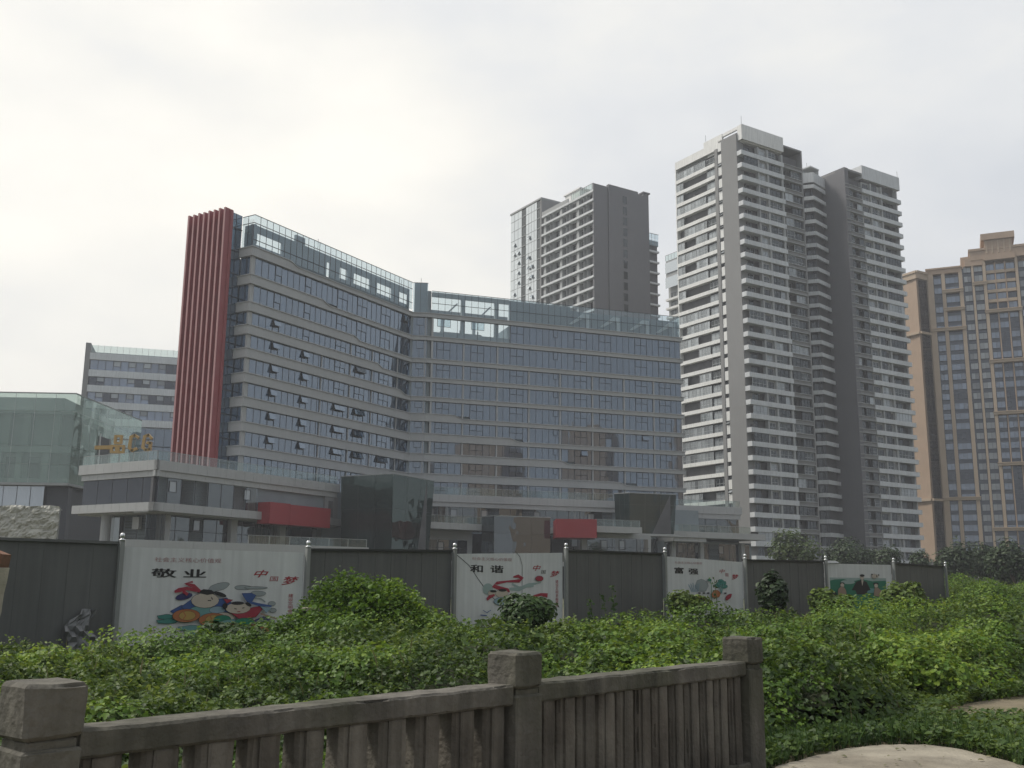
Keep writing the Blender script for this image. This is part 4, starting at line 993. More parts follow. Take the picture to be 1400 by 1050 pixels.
for i, lab in GREY.items():
    fr, L_ = panel_frame(i); z0, z1 = KZ[i]-.04, KZ[i+1]-.04
    t = thing('construction_hoarding', lab, 'hoarding', (*K[i], 0), 'charcoal hoarding sheets')
    m = MB(); n = 9; wd = (L_-.1)/n
    for k in range(n):
        a, b = .05+k*wd, .05+(k+1)*wd; zt_ = lambda u: z0+(z1-z0)*u/L_
        o_ = (.006 if i < 2 else .0015)*(k % 2)+.002*((k*7) % 3)
        m.hexa([fr.p(a, -.05, 0), fr.p(b-.008, -.05, 0), fr.p(b-.008, o_, 0), fr.p(a, o_, 0), fr.p(a, -.05, zt_(a)), fr.p(b-.008, -.05, zt_(b)), fr.p(b-.008, o_, zt_(b)), fr.p(a, o_, zt_(a))])
        if i < 2 or k % 3 == 2: m.box(fr, b-.02, b+.008, o_-.01, o_+.009, 0.02, zt_(b)-.03)
    m.build('sheet', 'hoard', t)
    m = MB(); m.hexa([fr.p(.02, -.08, z0), fr.p(L_-.02, -.08, z1), fr.p(L_-.02, .07, z1), fr.p(.02, .07, z0), fr.p(.02, -.08, z0+.06), fr.p(L_-.02, -.08, z1+.06), fr.p(L_-.02, .07, z1+.06), fr.p(.02, .07, z0+.06)]); m.build('capping', 'hoarddark' if i > 1 else 'hoard', t)
    if i == 1:
        m = MB(); rr = np.random.RandomState(3); nu, nz_ = 7, 8
        for a in range(nz_+1):
            for b in range(nu+1):
                w_ = .25+.5*(1-a/nz_); u = L_-.75+(b/nu-.5)*w_*1.1+.12*math.sin(a); m.v.append(fr.p(u, .10+.10*rr.rand()+.12*math.sin(a*1.1+b*.8)**2, .15+a*.115))
        for a in range(nz_):
            for b in range(nu): m.f.append([a*(nu+1)+b, a*(nu+1)+b+1, (a+1)*(nu+1)+b+1, (a+1)*(nu+1)+b]); m.m.append(0)
        m.build('torn_flap', 'slab', t)
# posts with ball caps
post = thing('hoarding_post', 'grey', 'post', (0, 0, 0), 'grey hoarding posts with ball caps')
m = MB(); F0 = Fr((0, 0), 45, 1); m.box(F0, -.05, .05, -.05, .05, 0, 1); post_part = m.build('shaft', 'steel', post)
m = MB(); m.lathe((0, 0, 0), [(.07, 0), (.07, .03), (.035, .035), (.03, .06), (.05, .08), (.058, .11), (.05, .14), (.03, .165), (.004, .172)], 14); m.build('ball_cap', 'chrome', post, smooth=True)
PL = ['grey hoarding post at the far left between two charcoal sheets', 'grey hoarding post at the left edge of the largest poster', 'grey hoarding post at the right edge of the largest poster, above the vine mound',
      'grey hoarding post at the left edge of the red ribbon poster', 'grey hoarding post at the right edge of the red ribbon poster', 'grey hoarding post at the left edge of the red flower poster',
      'grey hoarding post at the right edge of the red flower poster', 'grey hoarding post at the left edge of the framed hill poster', 'grey hoarding post at the right edge of the framed hill poster', 'last grey hoarding post where the fence stops above the tall weeds']
for q, (i, lab) in enumerate(zip(range(1, 11), PL)):
    o = post if q == 0 else copy_tree(post)
    o['label'] = lab
    fr, _ = panel_frame(min(i, 9)); c = np.array(K[i])+fr.N*.09
    o.location = (c[0], c[1], 0)
    for ch in o.children:
        if ch.name.startswith('shaft'): ch.scale = (1, 1, KZ[i]+.04)
        else: ch.location = (0, 0, KZ[i]+.04)

def glyphs(s, bold=0.):
    c = bpy.data.curves.new('lettering', 'FONT'); c.body = s; c.size = 1; c.offset = bold; c.resolution_u = 3
    ob = bpy.data.objects.new('lettering', c)
    me = bpy.data.meshes.new_from_object(ob)
    v = np.empty(len(me.vertices)*3, 'f'); me.vertices.foreach_get('co', v); v = v.reshape(-1, 3)
    f = [list(p.vertices) for p in me.polygons]
    bpy.data.objects.remove(ob); bpy.data.curves.remove(c); bpy.data.meshes.remove(me)
    return v, f
def text(s, fr, u, z, h, mtl, parent, ws=1., bold=0., d=.006, slant=0., step=None, vertical=False, tilt=0., spacing=1.):
    """lettering: lower-left corner at (u,z), em height h, width factor ws"""
    m = MB(); shifts = [(0, 0)] if not bold else [(0, 0), (bold*1.3, 0), (-bold*1.3, 0), (0, bold), (0, -bold), (bold*.9, bold*.7), (-bold*.9, -bold*.7)]
    for i, (ch, (bx_, by_)) in enumerate((i_, s_) for i_ in s for s_ in shifts):
        d += .0004; i = i//len(shifts)
        if ch == ' ': continue
        v, f = glyphs(ch)
        if not len(v): continue
        v = v+np.array([bx_, by_, 0])
        du = 0 if vertical else i*h*ws*spacing; dz = -i*h*spacing if vertical else 0
        m.add([fr.p(u+du+(x+slant*y)*h*ws, d, z+dz+(y+.05)*h+tilt*(du+x*h*ws)) for x, y, _ in v], f)
    return m.build('lettering', mtl, parent)
def ell(u, z, a, b, n=16, rot=0., lump=0., seed=0):
    rr = random.Random(seed); out = []
    for k in range(n):
        t = 2*math.pi*k/n; r_ = 1+lump*(rr.random()-.5); x, y = a*math.cos(t)*r_, b*math.sin(t)*r_
        out.append((u+x*math.cos(rot)-y*math.sin(rot), z+x*math.sin(rot)+y*math.cos(rot)))
    return out
def ribbonpts(pts, w_):
    L_, R_ = [], []
    for i, (a, b) in enumerate(pts):
        p0, p1 = pts[max(i-1, 0)], pts[min(i+1, len(pts)-1)]; dx, dz = p1[0]-p0[0], p1[1]-p0[1]; l = math.hypot(dx, dz)
        ww = w_[i] if hasattr(w_, '__len__') else w_
        L_.append((a-dz/l*ww/2, b+dx/l*ww/2)); R_.append((a+dz/l*ww/2, b-dx/l*ww/2))
    return L_, R_
class Ill:
    def __init__(s, fr): s.fr = fr; s.m = MB(); s.mats = []; s.d = .004; s.outline = .007
    def poly(s, pts, c, edge=True):
        if edge and s.outline and c not in ('mist', 'forest'): s.line(list(pts)+[pts[0]], s.outline*2, 'dark', z=.0008)
        if 'ill_'+c not in s.mats: s.mats.append('ill_'+c)
        s.d += .0015
        s.m.quad(*[s.fr.p(a, s.d, b) for a, b in pts], m=s.mats.index('ill_'+c))
    def line(s, pts, w_, c, z=.0015):
        L_, R_ = ribbonpts(pts, w_)
        if 'ill_'+c not in s.mats: s.mats.append('ill_'+c)
        s.d += z
        for i in range(len(pts)-1): s.m.quad(*[s.fr.p(a, s.d, b) for a, b in (L_[i], L_[i+1], R_[i+1], R_[i])], m=s.mats.index('ill_'+c))
    def done(s, parent): s.m.build('illustration', s.mats, parent)
def poster(i, label):
    fr, L_ = panel_frame(i); z0, z1 = KZ[i]-.09, KZ[i+1]-.09
    t = thing('poster_board', label, 'poster', (*K[i], 0))
    m = MB(); n = 4
    for k in range(n):
        a, b = .07+(L_-.14)*k/n, .07+(L_-.14)*(k+1)/n; za, zb = z0+(z1-z0)*a/L_, z0+(z1-z0)*b/L_
        m.hexa([fr.p(a, -.05, 0), fr.p(b, -.05, 0), fr.p(b, 0, 0), fr.p(a, 0, 0), fr.p(a, -.05, za), fr.p(b, -.05, zb), fr.p(b, 0, zb), fr.p(a, 0, za)])
    m.build('board', 'poster', t)
    return fr, L_, t
# 1: two children among lanterns
fr, L_, t = poster(2, 'largest white poster board, with two children among orange lanterns')
text('社会主义核心价值观', fr, .80, 2.10, .115, 'pinkink', t, ws=1.57, tilt=.003)
text('敬', fr, .74, 1.76, .21, 'ink', t, ws=2.9, bold=.018); text('业', fr, 1.48, 1.76, .21, 'ink', t, ws=2.9, bold=.018)
text('中', fr, 3.22, 1.79, .19, 'redink', t, ws=2.1, bold=.012, slant=.35); text('国', fr, 3.69, 1.70, .13, 'redink', t, ws=2.0, slant=.1); text('梦', fr, 4.02, 1.62, .22, 'redink', t, ws=1.9, bold=.015, slant=.3)
text('建设文明幸福城市', fr, 4.24, 1.31, .093, 'redink', t, ws=1.6, vertical=True)
text('公益', fr, .78, .52, .13, 'pinkink', t, ws=1.3, vertical=True, spacing=1.2)
text('敬业奉献 服务', fr, 2.87, .33, .055, 'pinkink', t, ws=2.1); text('爱岗尽责 社会', fr, 2.87, .26, .055, 'pinkink', t, ws=2.1)
I = Ill(fr)
for e_ in ((2.40, 1.55, .26, .085, .25), (3.02, 1.54, .22, .05, 0), (3.35, 1.535, .3, .028, 0), (3.42, 1.40, .2, .06, 0)): I.poly(ell(*e_[:4], rot=e_[4], lump=.15), 'grey')
I.line([(3.15, 1.22), (3.3, 1.30), (3.5, 1.28), (3.62, 1.2)], .03, 'grey'); I.poly(ell(3.8, 1.16, .1, .05), 'grey'); I.poly(ell(3.84, 1.0, .09, .05), 'grey')
I.poly([(1.25, 1.0), (1.5, 1.13), (1.85, 1.10), (2.0, .9), (1.5, .86)], 'blue'); I.poly(ell(1.55, 1.33, .2, .07, rot=.2), 'navy')
for p_ in (((1.15, .88), .2, .05), ((1.2, .78), .26, .05), ((1.75, .62), .3, .06), ((1.85, .52), .25, .045), ((2.35, .5), .25, .05), ((3.7, .55), .25, .05), ((2.1, .45), .25, .05)): I.poly(ell(*p_[0], p_[1], p_[2], lump=.3, seed=3), 'teal2' if p_[0][0] > 1.6 else 'teal')
I.poly([(1.5, 1.10), (1.75, 1.28), (2.1, 1.22), (2.6, 1.30), (2.82, 1.10), (2.75, .92), (2.2, .80), (1.75, .84)], 'blue')
I.poly(ell(2.0, .98, .33, .14), 'teal2'); I.poly(ell(2.38, 1.02, .2, .08), 'lightblue'); I.poly(ell(2.55, .86, .3, .1), 'skin')
I.poly(ell(2.06, 1.24, .34, .17), 'skin'); I.poly([(1.85, 1.42), (2.0, 1.49), (2.2, 1.47), (2.3, 1.40), (2.1, 1.37)], 'dark'); I.poly(ell(2.42, 1.38, .16, .04, rot=-.3), 'dark')
I.line([(2.12, 1.24), (2.2, 1.235)], .02, 'dark'); I.line([(2.2, 1.31), (2.24, 1.26)], .02, 'dark')
I.line([(1.9, 1.44), (1.6, 1.51), (1.4, 1.47), (1.3, 1.43)], [.04, .08, .1, .05], 'red'); I.line([(1.92, 1.45), (1.75, 1.56), (1.55, 1.63), (1.72, 1.66)], [.05, .1, .08, .05], 'red'); I.line([(1.5, 1.45), (1.62, 1.37)], .07, 'red')
I.poly([(2.5, 1.28), (2.75, 1.25), (2.6, 1.17)], 'red')
for (u, z, a, b) in ((1.62, .90, .33, .145), (2.27, .80, .35, .15)): I.poly(ell(u, z, a, b), 'orange'); I.poly(ell(u+.02, z, a*.6, b*.7), 'yellow'); I.line([(u-.1, z+b*.8), (u-.02, z), (u-.1, z-b*.8)], .03, 'orange')
I.poly(ell(2.5, .80, .22, .10), 'green'); I.poly(ell(2.75, .72, .3, .08), 'teal2')
I.poly([(2.65, .98), (2.95, 1.0), (3.3, 1.08), (3.6, 1.12), (3.45, .95), (3.35, .85), (2.95, .80)], 'red'); I.poly(ell(2.88, 1.06, .32, .125), 'skin'); I.poly(ell(2.86, 1.175, .16, .035), 'dark'); I.poly(ell(3.14, 1.145, .08, .03, rot=-.4), 'dark'); I.poly(ell(2.54, 1.11, .06, .06), 'dark')
I.line([(2.78, 1.05), (2.84, 1.04)], .018, 'dark'); I.line([(2.98, 1.06), (3.04, 1.07)], .018, 'dark'); I.line([(2.86, .98), (2.94, .98)], .018, 'red')
I.poly([(2.95, 1.40), (3.2, 1.41), (3.32, 1.36), (3.22, 1.2), (3.1, 1.2)], 'blue'); I.line([(3.15, 1.2), (3.4, 1.14), (3.75, 1.1)], [.05, .07, .04], 'blue'); I.poly([(3.45, 1.1), (3.75, 1.06), (3.62, .94)], 'lightblue')
for (u, z, a, b) in ((2.66, .58, .4, .145), (3.3, .54, .42, .14)): I.poly(ell(u, z, a, b), 'orange'); I.poly(ell(u, z, a*.45, b*.75), 'yellow'); I.line([(u-.18, z+b*.75), (u-.08, z), (u-.2, z-b*.75)], .035, 'red')
I.poly(ell(3.05, .75, .25, .08), 'green'); I.poly([(3.3, .78), (3.55, .86), (3.8, .76), (3.7, .64), (3.4, .62)], 'navy'); I.line([(3.45, .93), (3.9, .80)], .04, 'tan')
I.done(t)
# 2: red ribbon
fr, L_, t = poster(4, 'white poster board with a looping red ribbon and a small red sun')
text('社会主义核心价值观', fr, .72, 2.36, .10, 'pinkink', t, ws=1.75)
text('和', fr, .66, 2.02, .23, 'ink', t, ws=2.3, bold=.018); text('谐', fr, 1.42, 2.02, .23, 'ink', t, ws=2.4, bold=.018)
text('中', fr, 3.1, 2.10, .19, 'redink', t, ws=1.9, bold=.01, slant=.35); text('国', fr, 3.5, 2.02, .12, 'ink', t, ws=1.9, slant=.1); text('梦', fr, 3.88, 1.93, .2, 'redink', t, ws=1.9, bold=.015, slant=.3)
text('建设文明幸福城市', fr, 4.14, 1.74, .105, 'redink', t, ws=1.3, vertical=True)
I = Ill(fr)
I.line([(.08, 2.52), (.3, 2.40), (.62, 2.2), (.95, 1.85), (1.3, 1.5), (1.88, 1.05), (2.1, .9)], .018, 'dark'); I.line([(2.42, 2.66), (2.62, 2.5), (2.72, 2.25), (2.72, 1.4)], .016, 'dark')
I.line([(2.2, 1.55), (2.6, 1.55), (3.0, 1.68), (3.5, 1.75)], [.08, .12, .1, .03], 'mist'); I.line([(2.3, 1.7), (2.6, 1.6), (3.2, 1.65)], .06, 'mist'); I.poly(ell(1.35, 1.55, .2, .16), 'mist')
I.line([(2.35, 1.90), (2.55, 1.93), (2.72, 1.86), (2.6, 1.79), (2.1, 1.77), (1.7, 1.72), (1.55, 1.64), (1.8, 1.57), (2.15, 1.52), (2.2, 1.46)], [.04, .10, .13, .10, .05, .09, .13, .12, .10, .05], 'red')
I.poly(ell(1.9, 1.42, .25, .12), 'skin'); I.poly(ell(1.5, 1.42, .15, .09), 'skin'); I.poly(ell(1.92, 1.515, .15, .035), 'dark'); I.poly(ell(1.55, 1.485, .12, .03), 'dark')
I.poly(ell(1.9, 1.2, .33, .115), 'lightblue'); I.line([(1.3, 1.25), (1.42, 1.33), (1.6, 1.38)], [.09, .1, .06], 'red'); I.line([(2.2, 1.4), (2.3, 1.3), (2.25, 1.2)], [.1, .12, .06], 'red')
I.line([(2.4, 1.14), (2.7, 1.17), (3.1, 1.32), (3.5, 1.40), (3.78, 1.37)], [.03, .05, .08, .08, .13], 'red'); I.poly(ell(3.4, 1.24, .32, .07), 'yellow'); I.poly(ell(3.42, 1.87, .17, .075), 'red')
I.line([(1.15, .95), (1.3, .88), (1.45, .95)], .02, 'blue'); I.line([(1.05, .82), (1.3, .8)], .03, 'blue')
I.done(t)
# 3: plants and red flowers
fr, L_, t = poster(6, 'white poster board with blue green plants and red flowers')
text('社会主义核心价值观', fr, .62, 2.46, .085, 'pinkink', t, ws=2.0)
text('富', fr, .56, 2.13, .22, 'ink', t, ws=2.6, bold=.022); text('强', fr, 1.36, 2.11, .22, 'ink', t, ws=2.6, bold=.022)
text('中', fr, 3.08, 2.17, .16, 'redink', t, ws=2.3, slant=.3); text('国', fr, 3.48, 2.06, .13, 'redink', t, ws=1.7); text('梦', fr, 3.85, 1.96, .2, 'redink', t, ws=2.0, bold=.02, slant=.2)
I = Ill(fr)
I.poly(ell(2.1, 1.72, .36, .22, lump=.2), 'grey')
for a in range(6): I.line([(1.55+.06*a, 1.5), (1.35+.12*a, 1.75+.03*(a % 3))], .04, 'lightblue')
for (u, z) in ((3.0, 1.72), (3.2, 1.88), (3.4, 1.7), (3.1, 1.8), (3.35, 1.82)): I.poly(ell(u, z, .17, .07, lump=.3, seed=int(z*100)), 'teal')
for a in (3.05, 3.2, 3.35): I.line([(3.2, 1.45), (a, 1.8)], .04, 'teal2')
for a in (1.85, 2.1, 2.35, 3.0, 3.35): I.line([(a, 1.46), (a+.14, 1.46)], .05, 'dark')
I.poly([(1.75, 1.3), (2.0, 1.38), (2.2, 1.25), (2.05, 1.05), (1.85, 1.1)], 'red'); I.poly(ell(2.85, 1.42, .25, .13, lump=.4, seed=5), 'orange'); I.poly(ell(3.6, 1.33, .2, .08, rot=.4, lump=.3), 'red')
I.line([(2.6, 1.2), (2.6, 1.7), (2.55, 1.95)], .035, 'green'); I.poly(ell(2.5, 1.92, .12, .05), 'forest'); I.line([(1.35, 1.35), (1.5, 1.2), (1.65, 1.3)], .06, 'grey')
I.done(t)
# 4: people before hills
fr, L_, t = poster(8, 'framed poster board with a man in a dark jacket and others before green hills')
I = Ill(fr)
I.poly([(.34, .5), (.34, 2.1), (4.44, 2.12), (4.44, .5)], 'mist')
I.poly([(.36, .52), (.36, 1.98), (.7, 2.03), (1.3, 2.05), (1.9, 1.96), (2.6, 2.06), (3.4, 1.98), (4.42, 2.02), (4.42, .52)], 'forest'); I.poly(ell(1.6, 1.93, .5, .08), 'mist'); I.poly(ell(3.2, 1.6, .6, .1), 'teal2')
I.poly([(1.85, 1.62), (2.2, 1.95), (2.55, 2.02), (2.95, 1.95), (3.2, 1.62), (3.0, 1.6), (2.85, 1.45), (2.2, 1.45), (2.1, 1.6)], 'dark'); I.poly(ell(2.62, 2.13, .14, .10), 'skin'); I.poly(ell(2.64, 2.21, .17, .045), 'dark'); I.poly([(2.55, 2.02), (2.72, 2.02), (2.6, 1.78)], 'skin')
I.poly(ell(3.62, 1.88, .2, .045), 'dark'); I.poly(ell(3.62, 1.80, .14, .08), 'skin'); I.poly([(3.4, 1.4), (3.5, 1.72), (3.75, 1.73), (4.15, 1.5), (4.2, 1.3)], 'tan'); I.poly(ell(3.55, 2.2, .25, .09, lump=.6, n=14), 'skin')
for q in ((3.35, 2.26), (3.7, 2.2), (3.85, 2.25)): I.poly(ell(*q, .04, .03), 'dark')
I.poly(ell(1.15, 1.88, .16, .03), 'dark'); I.poly(ell(1.14, 1.80, .13, .08), 'skin'); I.poly(ell(1.1, 1.5, .3, .25), 'tan'); I.poly(ell(.55, 1.45, .15, .1), 'dark')
I.done(t)
m = MB(); m.hexa([fr.p(.05, -.06, 2.66), fr.p(1.0, -.06, 2.69), fr.p(1.0, .06, 2.69), fr.p(.05, .06, 2.66), fr.p(.2, -.03, 2.77), fr.p(.8, -.03, 2.77), fr.p(.8, .03, 2.77), fr.p(.2, .03, 2.77)]); m.build('torn_edge', 'poster', t)

# ---------------------------------------------------------------- broken pillar at the left edge
PF = Fr((-7.80, 14.0), 88)
bp = thing('broken_pillar', 'broken brick pillar with cracked cream plaster at the left edge of the field', 'pillar', (-7.3, 14, 0))
m = MB(); m.face_poly(PF, [(0, 0), (.82, 0), (.84, .5), (.80, .62), (.83, .78), (.80, .95), (.85, 1.2), (.86, 1.45), (.885, 1.62), (.90, 1.80), (.82, 1.83), (.72, 1.93), (.5, 1.97), (0, 1.98)], -.34, 0); m.build('plaster_face', 'plaster', bp)
m = MB(); m.face_poly(PF, [(0, 0), (.79, 0), (.80, 1.0), (.82, 1.5), (.90, 1.84), (.915, 1.98), (.7, 2.06), (.3, 2.02), (0, 2.1)], -.32, -.03); m.build('brick_core', 'brick', bp)

# ---------------------------------------------------------------- concrete balustrade
from mathutils import noise as mnoise
def rough(fr, u0, u1, d0, d1, z0, z1, bev=.012, amp=.006, cut=.10, chip=.0, seed=0, taper=0.):
    """a weathered cast block: gridded box with worn edges and an uneven surface"""
    nu, nd, nz_ = (max(2, int((b-a)/cut)) for a, b in ((u0, u1), (d0, d1), (z0, z1)))
    bm = bmesh.new(); verts = {}
    c = [(u0+u1)/2, (d0+d1)/2, (z0+z1)/2]; hx = [(u1-u0)/2, (d1-d0)/2, (z1-z0)/2]
    def grid(n, h):
        e = min(bev*1.0, h*.4); inner = np.linspace(-h+e, h-e, n+1); return [-h]+list(inner)+[h]
    G = [grid(nu, hx[0]), grid(nd, hx[1]), grid(nz_, hx[2])]
    def vert(i, j, k):
        key = (i, j, k)
        if key in verts: return verts[key]
        p = np.array([G[0][i], G[1][j], G[2][k]])
        ex = [i in (0, len(G[0])-1), j in (0, len(G[1])-1), k in (0, len(G[2])-1)]
        n_e = sum(ex)
        if n_e >= 2:
            for a in range(3):
                if ex[a]: p[a] -= np.sign(p[a])*bev*(.45 if n_e == 2 else .6)
        w_ = fr.p(c[0]+p[0], c[1]+p[1], c[2]+p[2])
        nv = mnoise.noise_vector(Vector(w_)*6+Vector((seed, 0, 0)))*amp+mnoise.noise_vector(Vector(w_)*22)*amp*.5
        if chip and n_e >= 2:
            q = mnoise.noise(Vector(w_)*9+Vector((3, seed, 1)))
            if q > .12:
                for a in range(3):
                    if ex[a]: p[a] -= np.sign(p[a])*chip*(q-.12)*3
                w_ = fr.p(c[0]+p[0], c[1]+p[1], c[2]+p[2])
        verts[key] = bm.verts.new(Vector(w_)+nv); return verts[key]
    def faces(ax):
        o = [a for a in range(3) if a != ax]
        for side in (0, len(G[ax])-1):
            for i in range(len(G[o[0]])-1):
                for j in range(len(G[o[1]])-1):
                    q = []
                    for di, dj in ((0, 0), (1, 0), (1, 1), (0, 1)):
                        k = [0, 0, 0]; k[ax] = side; k[o[0]] = i+di; k[o[1]] = j+dj; q.append(vert(*k))
                    bm.faces.new(q)
    for a in range(3): faces(a)
    bmesh.ops.recalc_face_normals(bm, faces=bm.faces)
    m = MB(); bm.verts.index_update()
    m.add([tuple(v.co) for v in bm.verts], [[v.index for v in f.verts] for f in bm.faces]); bm.free(); return m
RF = Fr((-2.01, 4.6), 40.2, 1)
bal = thing('balustrade', 'weathered grey concrete balustrade with capped posts along the field edge', 'balustrade', (-2.01, 4.6, 0))
PU = [0, 3.17, 6.34]
for q, u in enumerate(PU):
    m = rough(RF, u-.13, u+.13, -.13, .13, 0, .915, .012, .006, .07, .008, q)
    m.merge(rough(RF, u-.112, u+.112, -.112, .112, .90, .955, .01, .004, .06, 0, q))
    po = m.build('post', 'concrete', bal, smooth=True, sharp=24)
    rough(RF, u-.135, u+.135, -.135, .135, .955, 1.185, .018, .007, .05, .012, q+5).build('post_cap', 'concrete', po, smooth=True, sharp=24)
for q in range(2):
    a, b = PU[q]+.12, PU[q+1]-.12
    rough(RF, a, b, -.11, .10, .855, .98, .014, .006, .06, .010, q+11).build('handrail', 'concrete', bal, smooth=True, sharp=24)
    rough(RF, a, b, -.12, .12, -.02, .14, .015, .006, .1, .02, q+17).build('plinth', 'concrete', bal, smooth=True, sharp=24)
    n = 10 if q == 0 else 12
    for k in range(n):
        u = a+.14+(b-a-.28)*k/(n-1); rr = random.Random(q*40+k)
        w_ = .097+rr.random()*.012
        m = rough(RF, u-w_, u+w_, -.075, .055+rr.random()*.015, .12, .87, .02, .005, .09, .01, q*31+k)
        m.merge(rough(RF, u-w_*.5, u+w_*.5, .05, .085, .13, .86, .012, .004, .09, .0, q*57+k))
        m.build('baluster', 'concrete2', bal, smooth=True, sharp=24)

# ---------------------------------------------------------------- path and bare earth on the near side
pv = [(5.2, -8), (5.05, 2), (4.95, 6), (4.85, 9.0), (4.72, 10.2), (4.6, 10.9), (4.35, 11.22), (3.9, 11.17), (3.5, 10.95), (3.1, 10.55), (2.7, 10.1), (2.3, 9.6), (-2.0, 4.45), (-8, -2.6), (-8, -8)]
pr = []; rr = random.Random(9)
for (x0, y0), (x1, y1) in zip(pv[2:12], pv[3:12]):
    for k in range(5): pr.append((x0+(x1-x0)*k/5+.035*(rr.random()-.5), y0+(y1-y0)*k/5+.05*(rr.random()-.5)))
m = MB(); m.prism(pv[:2]+pr+pv[11:], -.05, .03); o = m.build('pavement', 'path'); o['kind'] = 'structure'
sheet('earth_path', [(2.2, 9.4), (3.3, 12.0), (4.8, 13.7), (7, 15.9), (9, 17.8), (14, 21.4), (26, 28), (30, 26), (17, 17), (9, 11), (9.5, 6)], -.012, 'dirt')
# ---------------------------------------------------------------- vegetation
rng = np.random.RandomState(11)
def vnoise(x, y, f, seed):
    """smooth value noise on arrays"""
    r_ = np.random.RandomState(seed); T = r_.rand(256, 256)
    xi, yi = np.floor(x*f).astype(int), np.floor(y*f).astype(int); xf, yf = x*f-xi, y*f-yi
    xf, yf = xf*xf*(3-2*xf), yf*yf*(3-2*yf)
    g = lambda a, b: T[a % 256, b % 256]
    return (g(xi, yi)*(1-xf)+g(xi+1, yi)*xf)*(1-yf)+(g(xi, yi+1)*(1-xf)+g(xi+1, yi+1)*xf)*yf-.5
FX = np.array([k[0] for k in K]); FY = np.array([k[1] for k in K])
def edge_y(x): return np.interp(x, [2.0, 2.5, 3.3, 4.5, 5.2, 6.0, 7, 9, 14, 26, 40], [9.6, 10.5, 11.3, 12.4, 13.6, 14.8, 16.0, 17.8, 21.2, 28, 34])
def canopy(x, y):
    s_ = (x+2.01)*RF.D[0]+(y-4.6)*RF.D[1]; d_ = (x+2.01)*RF.N[0]+(y-4.6)*RF.N[1]
    behind = np.where(s_ < 6.55, -d_-.38, np.minimum(y-edge_y(x), 3))
    behind = np.where((s_ >= 6.0) & (s_ < 7.4), np.minimum(np.maximum(-d_-.38, -.2), np.maximum(y-edge_y(x), -d_-1.2)), behind)
    fy = np.interp(x, FX, FY)
    front = np.where(x < 19.9, fy-y-.12, 5.0)
    t = np.clip((x+9)/26, 0, 1)
    h = .08+.30*t+.14*np.clip((y-12)/20, 0, 1)
    def g(cx, cy, sx, sy, a): return a*np.exp(-((x-cx)/sx)**2-((y-cy)/sy)**2)
    h = h+g(-3.05, 22.0, .95, 1.3, 1.10)+g(-3.95, 21.2, .65, 1.3, .62)+g(-2.0, 21.2, .7, 1.2, .62)+g(-.7, 16.4, 1.7, 1.7, .78)+g(-2.2, 19.2, 1.5, 1.6, .55)+g(1.6, 18.5, 1.8, 1.5, .30)
    h = h+g(5.6, 15.6, 1.5, 1.3, .12)+g(6.9, 22.5, 2.2, 1.8, .22)+g(12.7, 30, 2.4, 2.4, .42)+g(9.2, 21.5, 1.4, 1.2, .25)+g(2.9, 13.2, .9, .9, .15)
    h = h+np.where(y > 36, np.clip((y-36)/9, 0, 1)*np.clip((x-17)/4, 0, 1)*1.05, 0)
    rl = .55+.65*np.clip((x+4)/8, 0, 1)
    h = h-.16*rl+rl*(.40*vnoise(x, y, .33, 1)+1.25*np.abs(vnoise(x+.37*y, y*1.15, .42, 12))+.85*np.abs(vnoise(x, y, .95, 2))-.30)+.42*np.abs(vnoise(x, y, 2.2, 3))+.22*vnoise(x, y, 4.6, 4)
    low = np.clip((x+9)/4, 0, 1)*1.0
    e = np.minimum(np.clip(behind/.55, 0, 1), np.clip(front/.15, 0, 1))
    e = e*e*(3-2*e)
    h = h*(1-.72*np.clip(1-(fy-y)/4.5, 0, 1)*np.clip((-x-4.4)/.9, 0, 1))
    return np.maximum(h, .08)*(.25+.75*e), (behind > 0) & (front > 0) & (x > -17) & (x < 50) & (y < 74)
# the earth under the leaves
xs = np.arange(-17, 50, .45); ys = np.arange(3.5, 74, .45)
GX, GY = np.meshgrid(xs, ys, indexing='ij'); H, MK = canopy(GX, GY)
m = MB(); idx = -np.ones(GX.shape, int); c_ = 0
for i in range(GX.shape[0]):
    for j in range(GX.shape[1]):
        if MK[i, j]: idx[i, j] = c_; c_ += 1; m.v.append((GX[i, j], GY[i, j], H[i, j]*.92-.24-.06*(GY[i, j] > 25)))
for i in range(GX.shape[0]-1):
    for j in range(GX.shape[1]-1):
        q = [idx[i, j], idx[i+1, j], idx[i+1, j+1], idx[i, j+1]]
        if min(q) >= 0: m.f.append([int(a) for a in q]); m.m.append(0)
o = m.build('terrain', 'soil', smooth=True); o['kind'] = 'structure'

